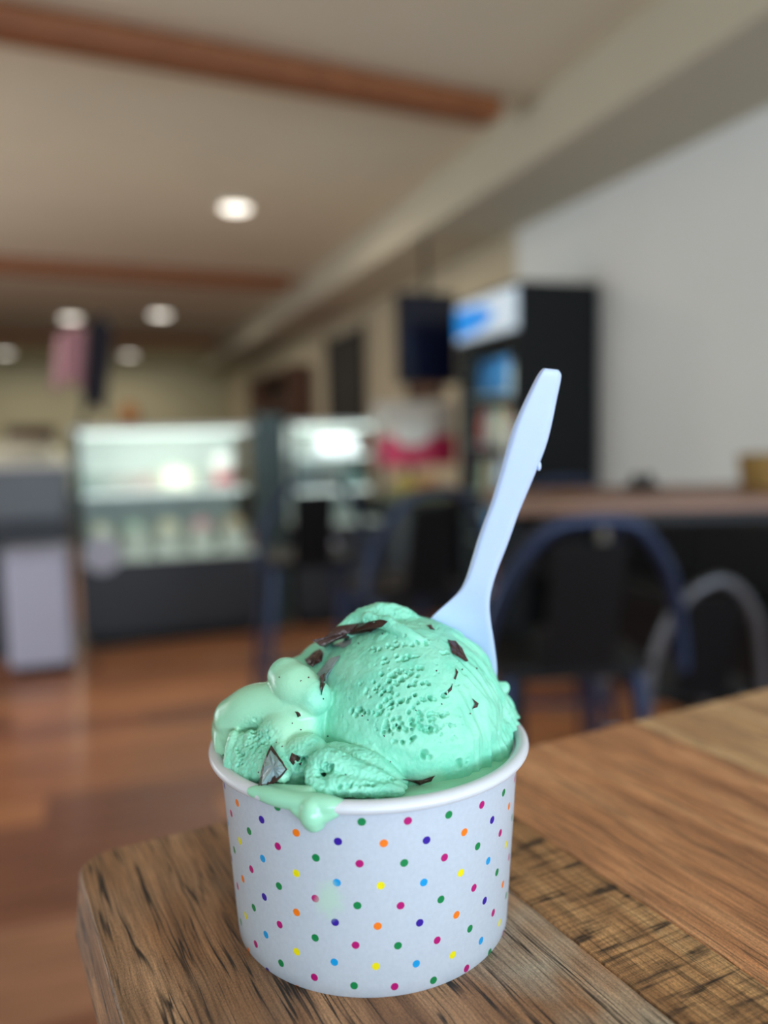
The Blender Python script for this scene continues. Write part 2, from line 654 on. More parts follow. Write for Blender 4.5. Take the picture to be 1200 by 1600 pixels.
m_cup = cup_mat()
m_rim = mat('rim_paper', srgb(210, 213, 220), 0.34, var=0.02, scale=400)
# outer and inner wall as one open sleeve with thickness
bm = bmesh.new()
uvl = bm.loops.layers.uv.new('UVMap')
SEG = 144
zs = [0.0, 0.0006, 0.004, 0.014, 0.026, 0.038, 0.050, 0.0545]
outer = []
for i in range(SEG + 1):
    th = math.radians(-180 + 360 * i / SEG)
    colv = []
    for z in zs:
        R_ = RB + (RT - RB) * z / 0.052 - (0.0004 if z == 0 else 0)
        p = HW(R_ * math.sin(th), -R_ * math.cos(th), z)
        thd = math.degrees(th)
        uvv = ((thd - 0.1 * (z * 1000 - 43.4) - 5.28) / 7.5, (z * 1000 + 0.047 * thd - 43.65) / 11.45)
        colv.append((bm.verts.new(p), uvv))
    outer.append(colv)
for i in range(SEG):
    for k in range(len(zs) - 1):
        q = [outer[i][k], outer[i + 1][k], outer[i + 1][k + 1], outer[i][k + 1]]
        f = bm.faces.new([v for v, _ in q])
        for lp, (_, t) in zip(f.loops, q):
            lp[uvl].uv = t
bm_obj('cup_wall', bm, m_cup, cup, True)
lathe('cup_lining', m_rim, [(0, 0.006), (RB - 0.0009, 0.006), (RB - 0.0009, 0.0004), (RB - 0.0002, 0.0004), (RB - 0.0006, 0.004), (RT - 0.0007, 0.0535), (RT - 0.0012, 0.0538),
                            (RB - 0.0016, 0.007), (0, 0.007)], 96, parent=cup)
prof = []
for k in range(25):
    t = 2 * math.pi * k / 24
    prof.append((0.04555 + 0.00195 * math.cos(t), 0.05395 + 0.00180 * math.sin(t)))
lathe('rim', m_rim, prof, 144, parent=cup, sharp=None)

# ------------------------------------------------------------------ ice cream


def icecream_mat(name, melt=None, gloss=0.36):
    m, N, L, P = new_mat(name)
    tc = N.new('ShaderNodeTexCoord')
    n1 = N.new('ShaderNodeTexNoise')
    n1.inputs['Scale'].default_value = 130
    n1.inputs['Detail'].default_value = 5
    L.new(tc.outputs['Object'], n1.inputs['Vector'])
    n2 = N.new('ShaderNodeTexNoise')
    n2.inputs['Scale'].default_value = 1500
    n2.inputs['Detail'].default_value = 4
    L.new(tc.outputs['Object'], n2.inputs['Vector'])
    r = N.new('ShaderNodeValToRGB')
    r.color_ramp.elements[0].position = 0.3
    r.color_ramp.elements[0].color = srgb(118, 205, 176)
    r.color_ramp.elements[1].position = 0.7
    r.color_ramp.elements[1].color = srgb(144, 217, 190)
    L.new(n1.outputs['Fac'], r.inputs[0])
    at = N.new('ShaderNodeAttribute')
    at.attribute_name = 'melt'
    mx = N.new('ShaderNodeMix')
    mx.data_type = 'RGBA'
    if melt is None:
        L.new(at.outputs['Fac'], mx.inputs[0])
    else:
        mx.inputs[0].default_value = melt
    L.new(r.outputs[0], mx.inputs[6])
    mx.inputs[7].default_value = srgb(160, 218, 186)
    L.new(mx.outputs[2], P.inputs['Base Color'])
    P.inputs['Subsurface Weight'].default_value = 0.22
    P.inputs['Subsurface Radius'].default_value = (0.5, 1.0, 0.7)
    P.inputs['Subsurface Scale'].default_value = 0.0007
    rr = N.new('ShaderNodeMapRange')
    rr.inputs[3].default_value = gloss + 0.12
    rr.inputs[4].default_value = 0.16
    L.new(mx.inputs[0].links[0].from_socket if melt is None else n1.outputs['Fac'], rr.inputs[0])
    L.new(rr.outputs[0], P.inputs['Roughness'])
    b = N.new('ShaderNodeBump')
    b.inputs['Strength'].default_value = 0.35 if melt is None else 0.08
    b.inputs['Distance'].default_value = 0.00025
    L.new(n2.outputs['Fac'], b.inputs['Height'])
    L.new(b.outputs['Normal'], P.inputs['Normal'])
    return m


m_ice = icecream_mat('mint_ice_cream')
m_melt = icecream_mat('melted_mint_ice_cream', melt=0.8, gloss=0.1)
m_choc = mat('dark_chocolate', srgb(58, 34, 30), 0.3, var=0.4, scale=700, bump=0.15)
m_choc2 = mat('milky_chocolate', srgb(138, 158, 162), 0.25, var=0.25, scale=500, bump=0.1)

ice = tag(empty('ice_cream'), 'mint green ice cream scoop with dark chocolate pieces filling the dotted cup', 'ice cream')


def ellip(bm, p, r, rotz=0.0, tilt=0.0, sub=4):
    g = bmesh.ops.create_icosphere(bm, subdivisions=sub, radius=1)
    M = Matrix.Translation(p) @ Matrix.Rotation(-YAW + rotz, 4, 'Z') @ Matrix.Rotation(tilt, 4, 'Y') @ Matrix.Diagonal((r[0], r[1], r[2], 1))
    for v in g['verts']:
        v.co = M @ v.co


def caps(bm, pts, radii):
    """a smooth rope of varying radius with round ends"""
    n = 7
    P_ = smooth_path(pts, n)
    R_ = [v.x for v in smooth_path([(r, 0, 0) for r in radii], n)]
    add_tube(bm, P_, R_, 28)
    for p, r in ((P_[0], R_[0]), (P_[-1], R_[-1])):
        g = bmesh.ops.create_icosphere(bm, subdivisions=3, radius=r * 1.001)
        bmesh.ops.translate(bm, verts=g['verts'], vec=p)


def remesh(bm, voxel, smooth, name):
    me = bpy.data.meshes.new(name + '_source')
    bm.to_mesh(me)
    bm.free()
    o = bpy.data.objects.new(name + '_source', me)
    COL.objects.link(o)
    md = o.modifiers.new('remesh', 'REMESH')
    md.mode = 'VOXEL'
    md.voxel_size = voxel
    if smooth:
        ms = o.modifiers.new('smooth', 'SMOOTH')
        ms.factor = 0.5
        ms.iterations = smooth
    dg = bpy.context.evaluated_depsgraph_get()
    ev = o.evaluated_get(dg)
    out = bpy.data.meshes.new_from_object(ev)
    bpy.data.objects.remove(o)
    bpy.data.meshes.remove(me)
    out.name = name
    return out


mm = 0.001
D = lambda px, py, d: atD(px, py, d * mm)
bm = bmesh.new()
# filling inside the cup
add_lathe(bm, [(0, 0.030), (0.0405, 0.030), (0.0412, 0.046), (0.037, 0.0500), (0, 0.052)], 96)
ellip(bm, D(632, 1132, 1), (30.5 * mm, 31 * mm, 33 * mm), sub=5)              # the scoop
ellip(bm, D(712, 1158, 4), (19 * mm, 23 * mm, 22 * mm), sub=5)
ellip(bm, D(545, 1122, 8), (24 * mm, 22 * mm, 26 * mm), sub=5)                # shoulder behind left
ellip(bm, D(490, 1085, 6), (13 * mm, 14 * mm, 13 * mm))
ellip(bm, D(398, 1142, -4), (12.6 * mm, 12 * mm, 12.2 * mm))                  # melted lobe over the left rim
ellip(bm, D(425, 1118, -6), (12 * mm, 10 * mm, 7.5 * mm), tilt=0.15)
ellip(bm, D(455, 1160, -18), (10 * mm, 8 * mm, 11 * mm))
ellip(bm, D(478, 1190, -26), (7 * mm, 6 * mm, 8 * mm))
caps(bm, [D(448, 1056, -12), D(462, 1072, -15), D(487, 1088, -18)], [5.6 * mm, 6.6 * mm, 5.6 * mm])   # glossy bean
# crest
caps(bm, [D(535, 984, -2), D(560, 972, 0), D(598, 958, 2), D(634, 966, 3), D(668, 992, 3), D(702, 1012, 1), D(735, 1040, 0)],
     [2.2 * mm, 3.2 * mm, 3.0 * mm, 3.0 * mm, 3.0 * mm, 3.0 * mm, 2.6 * mm])
caps(bm, [D(575, 968, -6), D(610, 976, -9), D(650, 1000, -12), D(690, 1018, -10)], [1.6 * mm, 1.8 * mm, 1.8 * mm, 1.4 * mm])
# ruffled right flank
caps(bm, [D(745, 1062, 2), D(770, 1078, 3), D(786, 1074, 3)], [4 * mm, 2.8 * mm, 1.8 * mm])
caps(bm, [D(752, 1080, 0), D(774, 1110, 0), D(785, 1150, -2), D(780, 1186, -6)], [3.6 * mm, 4.4 * mm, 4.0 * mm, 2.6 * mm])
caps(bm, [D(770, 1084, 8), D(788, 1104, 8), D(799, 1134, 6), D(797, 1166, 2)], [2.4 * mm, 2.2 * mm, 2.4 * mm, 2.0 * mm])
caps(bm, [D(748, 1085, -7), D(762, 1120, -11), D(768, 1160, -13), D(758, 1190, -16)], [2.2 * mm, 2.0 * mm, 2.2 * mm, 2 * mm])
caps(bm, [D(725, 1110, -15), D(740, 1145, -18), D(742, 1180, -20)], [1.6 * mm, 1.8 * mm, 1.6 * mm])
caps(bm, [D(770, 1120, -7), D(777, 1150, -9), D(772, 1182, -12)], [1.8 * mm, 1.8 * mm, 1.8 * mm])
caps(bm, [D(736, 1060, -6), D(752, 1095, -6), D(756, 1120, -9)], [1.6 * mm, 1.8 * mm, 1.4 * mm])
# melted skin joining lobe, bean and scoop
caps(bm, [D(368, 1122, -8), D(396, 1106, -11), D(432, 1100, -14), D(470, 1112, -18)], [6.4 * mm, 6.6 * mm, 6 * mm, 5 * mm])
caps(bm, [D(482, 1112, -16), D(470, 1140, -19), D(462, 1172, -23), D(458, 1208, -28)], [5.5 * mm, 5.6 * mm, 5.0 * mm, 4.2 * mm])
caps(bm, [D(352, 1140, -8), D(350, 1168, -11), D(358, 1190, -14)], [3.4 * mm, 2.8 * mm, 1.8 * mm])
# skirt where the scoop was pressed down at the front
caps(bm, [D(487, 1204, -35), D(496, 1190, -34), D(512, 1188, -34), D(545, 1202, -35), D(590, 1216, -35.5), D(632, 1230, -35)], [1.8 * mm, 2.6 * mm, 3.2 * mm, 3.0 * mm, 2.4 * mm, 1.2 * mm])
caps(bm, [D(522, 1180, -27), D(565, 1192, -30), D(600, 1206, -31), D(632, 1222, -32)], [3.6 * mm, 3.6 * mm, 2.8 * mm, 1.2 * mm])
caps(bm, [D(487, 1205, -35), D(492, 1222, -37.5), D(510, 1236, -39)], [2.2 * mm, 2.4 * mm, 2.4 * mm])
caps(bm, [D(520, 1226, -38), D(565, 1231, -38.5), D(625, 1236, -38)], [2.8 * mm, 2.6 * mm, 1.6 * mm])
# rough columns in the hollow under the lobe
for k in range(7):
    x_ = 360 + k * 13
    caps(bm, [D(x_ + 6, 1150 + 4 * (k % 2), -17 - k), D(x_, 1185, -21 - 1.2 * k), D(x_ + 4, 1212, -24 - 1.6 * k)], [1.8 * mm, 2.2 * mm, 2.2 * mm])
me = remesh(bm, 0.34 * mm, 14, 'scoop')

print('scoop verts', len(me.vertices))
N_ = len(me.vertices)
co = [v.co.copy() for v in me.vertices]
no = [v.normal.copy() for v in me.vertices]
bvh = BVHTree.FromPolygons(co, [tuple(p.vertices) for p in me.polygons])
# melt weight: close to the glossy, melted masses
melts = [(D(385, 1110, -6), 15 * mm), (D(352, 1140, -4), 10 * mm), (D(466, 1068, -15), 7.5 * mm), (D(430, 1105, -14), 8 * mm), (D(455, 1135, -24), 6 * mm), (D(690, 1236, -34), 5 * mm),
         (D(425, 1215, -34), 4 * mm)]
rough_spots = [(D(395, 1175, -24), 10 * mm), (D(545, 1218, -39), 13 * mm), (D(785, 1140, 0), 12 * mm), (D(600, 958, 0), 12 * mm), (D(490, 1210, -37), 7 * mm), (D(470, 1195, -32), 8 * mm)]
melt = [0.0] * N_
newco = [None] * N_
hd = HW(0, 1, 0)
for i in range(N_):
    p, n = co[i], no[i]
    mw = 0.0
    for q, r in melts:
        d = (p - q).length / r
        if d < 1.35:
            mw = max(mw, min(1, (1.35 - d) / 0.45))
    rw = 0.25
    for q, r in rough_spots:
        d = (p - q).length / r
        if d < 1.2:
            rw = max(rw, min(1, (1.2 - d) / 0.5))
    melt[i] = mw * (1 - 0.75 * max(0, rw - 0.3))
    # heading-frame coordinates for streaks that run across the scoop
    hx = p.x * cy_ - p.y * sy_
    q = Vector((hx * 90 - p.z * 20, p.z * 260 + hx * 60, p.dot(hd) * 120))
    d = 0.0
    if mw < 1:
        a = noise.noise(q) * 0.28 + noise.noise(p * 420) * 0.20 + noise.noise(p * 1100) * 0.10
        d += a * (1 - mw)
    if rw > 0.3:
        d += rw * (noise.noise(p * 420 + Vector((9, 2, 1))) * 0.32 + noise.noise(p * 1500) * 0.30)
    d += noise.noise(p * 90 + Vector((3, 3, 3))) * 0.5
    # folds dragged down the right flank
    fx = max(0.0, min(1.0, (hx - 0.0235) / 0.006)) if hx > 0 else 0.0
    if fx > 0:
        ang = math.atan2(hx, -p.dot(hd))
        rdg = 1 - abs(noise.noise(Vector((ang * 9 + p.z * 60, p.z * 55, 7.3)))) * 3.2
        d += fx * (rdg * 0.9 + noise.noise(Vector((ang * 30, p.z * 140, 1))) * 0.4)
    # ragged crest
    fz = max(0.0, min(1.0, (p.z - 0.0905) / 0.004))
    if fz > 0:
        d += fz * noise.noise(p * 260 + Vector((1, 7, 3))) * 1.1
    v = p + n * d * mm
    # stays inside the paper wall on the right-hand side
    rr = math.hypot(v.x, v.y)
    if hx > -0.005 and v.z < 0.0572 and rr > 0.0430:
        v.x *= 0.0430 / rr
        v.y *= 0.0430 / rr
    newco[i] = v
# pits torn open by the scoop: (x, y, spread x, spread y, count, radius mm, depth mm)
pit_groups = [(622, 1009, 46, 6, 30, .62, .9), (626, 1030, 30, 5, 18, .6, .8), (630, 1060, 24, 7, 14, .8, .8), (598, 1079, 28, 9, 22, .6, .7), (636, 1096, 44, 8, 34, .65, .8),
              (562, 1112, 14, 5, 8, .8, .9), (592, 1114, 14, 6, 9, .6, .6), (626, 1048, 34, 4, 18, .6, .8), (685, 1117, 18, 6, 12, .75, .9), (640, 1132, 42, 14, 46, .7, .85),
              (668, 1138, 14, 7, 12, .8, .9), (632, 1157, 18, 5, 8, .7, .8), (700, 1134, 28, 8, 16, .5, .5), (694, 1157, 22, 5, 10, .5, .55), (692, 1020, 8, 4, 5, .7, .7),
              (665, 1183, 7, 5, 6, 1.1, .8), (722, 1190, 8, 6, 6, 1.0, .7), (612, 1137, 26, 6, 14, .55, .6), (658, 1068, 22, 4, 14, .55, .8), (570, 1066, 14, 3, 4, .5, .5),
              (655, 990, 40, 5, 8, .45, .4), (720, 1060, 14, 16, 8, .5, .5), (700, 1085, 10, 5, 5, .8, .7), (560, 1225, 60, 5, 26, .7, .7), (395, 1165, 26, 26, 40, .7, .9),
              (776, 1150, 18, 24, 18, .6, .7), (508, 1204, 12, 8, 12, .8, .9), (470, 1190, 10, 12, 16, .8, 1.0), (590, 960, 40, 8, 10, .6, .5), (620, 1080, 90, 70, 60, .32, .32)]
kd = KDTree(N_)
for i in range(N_):
    kd.insert(newco[i], i)
kd.balance()
pr = random.Random(11)


def hit(px, py):
    d = ray(px, py).normalized()
    h = bvh.ray_cast(CAM, d)
    return (h[0], h[1]) if h[0] is not None else (None, None)


for gx, gy, sx, sy, cnt, r, dep in pit_groups:
    for k in range(cnt):
        t = pr.uniform(-1, 1)
        px_ = gx + t * sx
        py_ = gy + pr.gauss(0, 0.55) * sy - t * sx * 0.16
        p, n = hit(px_, py_)
        if p is None:
            continue
        rr = r * mm * pr.uniform(0.5, 1.15)
        dd = dep * mm * pr.uniform(1.1, 2.1)
        for cpt, idx, dist in kd.find_range(p, rr * 1.9):
            f = dist / rr
            if f < 1.0:
                newco[idx] = newco[idx] - n * dd * (1 - f * f) ** 1.0
            else:
                newco[idx] = newco[idx] + n * dd * 0.04 * (1.9 - f)
for i, v in enumerate(me.vertices):
    v.co = newco[i]
att = me.attributes.new('melt', 'FLOAT', 'POINT')
att.data.foreach_set('value', melt)
link_obj('scoop', me, m_ice, ice, True)

# melted pool against the rim
bm = bmesh.new()
rings = 26
prev = None
for k in range(rings + 1):
    R_ = 0.0436 * k / rings
    cur = []
    for j in range(120):
        t = 2 * math.pi * j / 120
        x_, y_ = R_ * math.cos(t), R_ * math.sin(t)
        z_ = 0.0523 + 0.0007 * noise.noise(Vector((x_ * 120, y_ * 120, 0))) + 0.0004 * noise.noise(Vector((x_ * 300, y_ * 300, 5)))
        if k == rings:
            z_ += 0.0008
        cur.append(bm.verts.new((x_, y_, z_)) if k else None)
    if k == 0:
        c0 = bm.verts.new((0, 0, 0.0523))
    elif k == 1:
        for j in range(120):
            bm.faces.new((c0, cur[j], cur[(j + 1) % 120]))
    else:
        for j in range(120):
            bm.faces.new((prev[j], cur[j], cur[(j + 1) % 120], prev[(j + 1) % 120]))
    prev = cur
low = [bm.verts.new((v.co.x * .99, v.co.y * .99, 0.044)) for v in prev]
for j in range(120):
    bm.faces.new((prev[j], low[j], low[(j + 1) % 120], prev[(j + 1) % 120]))
bmesh.ops.recalc_face_normals(bm, faces=bm.faces[:])
o = bm_obj('melted_pool', bm, m_melt, ice, True)
o['label'] = 'paler glossy melted ice cream along the rim'


def rimpt(th, R_, z):
    th = math.radians(th)
    return HW(R_ * math.sin(th), -R_ * math.cos(th), z)


# coat running over the rim and a hanging drip
bm = bmesh.new()
ths = [-44, -40, -36, -32, -28, -24, -20, -16, -12, -8, -3]
rad = [0.7, 1.5, 2.15, 2.35, 2.4, 2.45, 2.6, 2.8, 2.6, 1.9, 0.9]
caps(bm, [rimpt(t, 0.0454 if r > 1.6 else 0.0462, 0.0541) for t, r in zip(ths, rad)], [r * mm for r in rad])
caps(bm, [rimpt(-38, 0.0435, 0.0545), rimpt(-30, 0.043, 0.0545), rimpt(-20, 0.043, 0.055)], [1.5 * mm, 2.0 * mm, 2.4 * mm])
caps(bm, [rimpt(-17.0, 0.0462, 0.0535), rimpt(-16.8, 0.0464, 0.0518), rimpt(-16.6, 0.0458, 0.0503)], [3.1 * mm, 3.4 * mm, 3.2 * mm])
caps(bm, [rimpt(-22, 0.0460, 0.0528), rimpt(-18, 0.0460, 0.0515)], [2.0 * mm, 2.6 * mm])
caps(bm, [rimpt(-10, 0.0460, 0.0528), rimpt(-15, 0.0460, 0.0515)], [1.6 * mm, 2.6 * mm])
dm = remesh(bm, 0.35 * mm, 14, 'drip')
o = link_obj('drip', dm, m_melt, ice, True)
o['label'] = 'pale green drip hanging over the white rim'

# chocolate pieces and one painted dark hole set into the surface: pixel outlines dropped on the surface
bvh = BVHTree.FromPolygons([v.co for v in me.vertices], [tuple(p.vertices) for p in me.polygons])


def chunk(pts, lift=0.7, name='chocolate_piece', m=m_choc, deep=2.0, seed=0, label=None):
    r_ = random.Random(seed)
    hs = []
    # subdivide the outline and jitter it a little: broken edges
    pp = []
    for i, p in enumerate(pts):
        q = pts[(i + 1) % len(pts)]
        pp.append(p)
        pp.append(((p[0] + q[0]) / 2 + r_.uniform(-.8, .8), (p[1] + q[1]) / 2 + r_.uniform(-.8, .8)))
    cx_ = sum(p[0] for p in pts) / len(pts)
    cy2 = sum(p[1] for p in pts) / len(pts)
    hc, nc = hit(cx_, cy2)
    if hc is None:
        hc, nc = D(cx_, cy2, 0), -hd
    dist0 = (hc - CAM).length
    V = []
    for p in pp:
        h, n = hit(*p)
        dr = ray(*p).normalized()
        if h is None or abs((h - CAM).length - dist0) > 9 * mm:
            h = CAM + dr * dist0
        V.append((h, dr))
    bm = bmesh.new()
    top = [bm.verts.new(h - dr * (lift * r_.uniform(.5, 1.1)) * mm) for h, dr in V]
    mid = [bm.verts.new(hc.lerp(h, 0.5) - dr * lift * r_.uniform(.9, 1.6) * mm) for h, dr in V]
    bot = [bm.verts.new(h + dr * deep * mm) for h, dr in V]
    cv = bm.verts.new(hc - ray(cx_, cy2).normalized() * lift * 1.3 * mm)
    n = len(V)
    for i in range(n):
        j = (i + 1) % n
        bm.faces.new((top[i], top[j], mid[j], mid[i]))
        bm.faces.new((mid[i], mid[j], cv))
        bm.faces.new((top[j], top[i], bot[i], bot[j]))
    bm.faces.new(bot[::-1])
    bmesh.ops.recalc_face_normals(bm, faces=bm.faces[:])
    o = bm_obj(name, bm, m, ice)
    if label:
        o['label'] = label
    return o


chunk([(487, 1000), (506, 996), (528, 978), (560, 974), (594, 968), (606, 971), (596, 980), (578, 986), (552, 992), (528, 1000), (508, 1012), (498, 1008)], 1.0, seed=1,
      label='long thick chocolate shard near the top of the scoop')
chunk([(574, 975), (590, 973), (580, 988), (574, 986)], 1.0, seed=21)
chunk([(476, 1030), (486, 1022), (500, 1014), (505, 1020), (503, 1033), (496, 1037), (488, 1042), (480, 1038)], 1.5, seed=2)
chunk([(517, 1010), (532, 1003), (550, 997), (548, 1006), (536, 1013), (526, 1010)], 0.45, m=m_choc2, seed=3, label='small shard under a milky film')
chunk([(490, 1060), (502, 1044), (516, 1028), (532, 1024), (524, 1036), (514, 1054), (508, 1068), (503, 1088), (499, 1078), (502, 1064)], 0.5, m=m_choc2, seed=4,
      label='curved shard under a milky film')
chunk([(500, 1056), (508, 1051), (510, 1062), (506, 1074), (503, 1086), (500, 1074)], 0.9, seed=5)
chunk([(403, 1228), (408, 1204), (416, 1180), (424, 1164), (432, 1176), (442, 1190), (449, 1202), (440, 1214), (426, 1226), (414, 1236), (405, 1236)], 1.5, seed=6, deep=3.2,
      label='big chocolate shard leaning over the rim at the lower left')
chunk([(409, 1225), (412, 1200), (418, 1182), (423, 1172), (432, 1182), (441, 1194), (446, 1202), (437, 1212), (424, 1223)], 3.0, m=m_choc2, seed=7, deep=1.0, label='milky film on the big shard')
chunk([(700, 999), (712, 1001), (722, 1012), (732, 1033), (728, 1034), (716, 1026), (707, 1021), (704, 1010)], 0.9, seed=8)
chunk([(666, 977), (674, 976), (680, 984), (672, 983)], 0.5, seed=9)
chunk([(712, 1044), (716, 1050), (712, 1062), (709, 1060), (713, 1052)], 0.3, seed=10)
chunk([(694, 1084), (704, 1074), (707, 1068), (706, 1078), (698, 1086)], 0.25, seed=11)
chunk([(738, 1091), (748, 1099), (746, 1105), (738, 1108), (743, 1099)], 0.3, seed=12)
chunk([(629, 1217), (650, 1219), (670, 1219), (680, 1212), (674, 1221), (656, 1227), (644, 1222)], 0.7, seed=13, deep=1.5)
chunk([(452, 1188), (456, 1176), (464, 1180), (472, 1186), (470, 1196), (462, 1190), (458, 1196)], 0.25, seed=14)  # hole beside the big shard, its shade put in as dark colour
chunk([(461, 1112), (468, 1114), (470, 1119), (465, 1121)], 0.4, seed=15)
for k in range(26):
    x_, y_ = [(457, 1130), (404, 1207), (520, 1008), (505, 1092), (436, 1058), (512, 1150), (566, 1118), (650, 1110), (722, 1046), (735, 1115), (482, 1058), (560, 1005), (600, 1150),
              (745, 1044), (470, 1064), (432, 1160), (441, 1166), (349, 1180), (540, 1000), (598, 990), (682, 1048), (575, 1125), (690, 1100), (610, 1190), (470, 1140), (540, 1210)][k]
    chunk([(x_ - 1.3, y_), (x_, y_ - 1.4), (x_ + 1.5, y_), (x_, y_ + 1.5)], 0.12, name='chocolate_crumb', seed=30 + k, deep=0.4)

# ------------------------------------------------------------------ plastic spoon
m_spoon = mat('white_plastic', srgb(186, 204, 238), 0.32, var=0.01, scale=60)
P_sp = m_spoon.node_tree.nodes['Principled BSDF']
P_sp.inputs['Subsurface Weight'].default_value = 0.15
P_sp.inputs['Subsurface Scale'].default_value = 0.002
spoon = tag(empty('plastic_spoon', D(720, 1080, 12)), 'white plastic spoon standing upright in the green ice cream', 'spoon')
Lp = [(849, 575), (843, 580), (836, 592), (822, 620), (810, 646), (799, 672), (791, 700), (783, 729), (774, 762), (765, 792), (754, 819), (745, 846), (737.5, 872), (727, 908), (716, 927), (695, 945), (666, 971),
      (654, 995), (650, 1025), (654, 1060), (668, 1092), (690, 1112)]
Rp = [(872, 577.5), (877, 583), (877.6, 590), (872, 614), (867.5, 637), (859, 679), (850, 707), (842, 726), (830, 756), (812, 797), (804, 820), (796, 843), (786, 869), (775, 896), (766, 928), (764.5, 945), (766, 968),
      (771, 995), (775, 1025), (778, 1050), (774, 1080), (757, 1108)]


def sp_depth(py):
    t = (py - 575) / (1110 - 575)
    return 1.0 + 12.0 * t


bm = bmesh.new()
front, back = [], []
NC = 16
rows = len(Lp)
for i in range(rows):
    (lx, ly), (rx, ry) = Lp[i], Rp[i]
    fr, bk = [], []
    for k in range(NC + 1):
        t = k / NC
        px_, py_ = lx + (rx - lx) * t, ly + (ry - ly) * t
        dep = sp_depth(py_)
        e = min(t, 1 - t) * 2
        if i <= 14:          # handle: flat raised face with a sloping left and right edge
            prof_ = -0.9 * min(1, max(0, (e - 0.06) / 0.22)) * min(1, (14.6 - i) / 1.2)
        else:                # bowl: dished away from the camera
            prof_ = 3.2 * (1 - (2 * t - 1) ** 2) * min(1, (i - 14) / 4)
        edge = 0.45 if (k == 0 or k == NC or i == 0 or i == rows - 1) else 0.0
        fr.append(bm.verts.new(D(px_, py_, dep + prof_ - 0.5 + edge)))
        bk.append(bm.verts.new(D(px_, py_, dep + prof_ + (0.9 if i <= 14 else 0.6) - edge)))
    front.append(fr)
    back.append(bk)
for i in range(rows - 1):
    for k in range(NC):
        bm.faces.new((front[i][k], front[i + 1][k], front[i + 1][k + 1], front[i][k + 1]))
        bm.faces.new((back[i][k + 1], back[i + 1][k + 1], back[i + 1][k], back[i][k]))
    bm.faces.new((front[i][0], back[i][0], back[i + 1][0], front[i + 1][0]))
    bm.faces.new((front[i + 1][NC], back[i + 1][NC], back[i][NC], front[i][NC]))
for k in range(NC):
    bm.faces.new((front[0][k + 1], back[0][k + 1], back[0][k], front[0][k]))
    bm.faces.new((front[-1][k], back[-1][k], back[-1][k + 1], front[-1][k + 1]))
bmesh.ops.recalc_face_normals(bm, faces=bm.faces[:])
bmesh.ops.translate(bm, verts=bm.verts[:], vec=-spoon.location)
bo = bm_obj('spoon_body', bm, m_spoon, spoon, True)
sd = bo.modifiers.new('subdivision', 'SUBSURF')
sd.levels = 2
sd.render_levels = 2
# small moulding burr on the right edge
bm = bmesh.new()
bmesh.ops.create_icosphere(bm, subdivisions=2, radius=0.0009)
for v in bm.verts:
    v.co = Vector((v.co.x * .8, v.co.y * .8, v.co.z * 1.7)) + D(842, 728, sp_depth(728)) - spoon.location
bm_obj('mould_mark', bm, m_spoon, spoon, True)

# ------------------------------------------------------------------ bar chairs (metal, hoop back)
m_chair = mat('chair_metal', srgb(40, 54, 84), 0.3, metal=0.45, var=0.15, scale=40)
m_chair2 = mat('chair_metal_grey', srgb(120, 122, 128), 0.35, metal=0.6, var=0.1, scale=40)
m_seat = mat('chair_seat_black', srgb(8, 9, 12), 0.55, spec=0.25, var=0.2, scale=30)


def make_chair(mf, top=1.03, w=0.40, sh=0.74):
    """origin on the floor under the seat; the back hoop is on the -y side (towards the camera)"""
    t = empty('bar_chair')
    hw = w / 2
    # seat: pressed metal sheet with rounded corners
    bm = bmesh.new()
    add_box(bm, -0.16, 0.16, -0.16, 0.16, sh - 0.018, sh, 0.008)
    add_box(bm, -0.145, 0.145, -0.145, 0.145, sh - 0.035, sh - 0.018, 0.003)
    bm_obj('seat', bm, m_seat, t)
    half = [(hw, -0.19, sh - 0.01), (hw - .015, -0.20, sh + .09), (hw - .05, -0.225, top - 0.10), (hw - .10, -0.24, top - 0.03), (hw - .14, -0.245, top - .006)]
    pts = [(-x_, y_, z_) for x_, y_, z_ in half] + [(0, -0.247, top)] + half[::-1]
    tube('back_hoop', mf, smooth_path(pts, 6), 0.0135, 12, t)
    bm = bmesh.new()
    add_box(bm, -0.07, 0.07, -0.004, 0.004, 0, top - sh - 0.03, 0.002, Matrix.Translation((0, -0.165, sh - 0.005)) @ Matrix.Rotation(0.26, 4, 'X'))
    bm_obj('back_splat', bm, m_seat, t)
    for sx in (-1, 1):
        for sy in (-1, 1):
            tube('leg', mf, [(sx * 0.13, sy * 0.13, sh - 0.03), (sx * 0.17, sy * 0.17, 0.38), (sx * 0.205, sy * 0.205, 0.0)], [0.016, 0.015, 0.012], 10, t)
        tube('brace', mf, [(sx * 0.183, -0.183, 0.24), (sx * 0.183, 0.183, 0.24)], 0.008, 8, t)
        tube('footrest', mf, [(-0.18, sx * 0.18, 0.27), (0.18, sx * 0.18, 0.27)], 0.009, 8, t)
    return t


ch_group = 'metal bar chairs'
specs = [
    # px of the hoop centre, heading distance from cup, rot offset, label
    (862, 1.46, 0.04, m_chair, 'blue-black metal bar chair with hoop back, nearest, right of the spoon'),
    (1058, 2.02, 0.0, m_chair2, 'lower grey metal chair beyond the far table at the right edge'),
    (625, 2.25, 0.35, m_chair, 'dark metal bar chair seen behind the top of the ice cream and spoon'),
    (475, 2.85, 0.2, m_chair, 'black metal bar chair in front of the right display case'),
    (850, 2.62, 0.0, m_chair, 'black metal bar chair in front of the tall drinks fridge'),
]
protos = {}
for px_, d_, rz, mf, lb in specs:
    p = atD(px_, 800, d_)
    if mf.name not in protos:
        t = make_chair(mf) if mf is m_chair else make_chair(mf, 0.81, 0.32, 0.50)
        protos[mf.name] = t
    else:
        t = copy_tree(protos[mf.name])
    t.location = (p.x, p.y, FZ)
    t.rotation_euler = (0, 0, -YAW * 0.8 + rz)
    tag(t, lb, 'chair', ch_group)

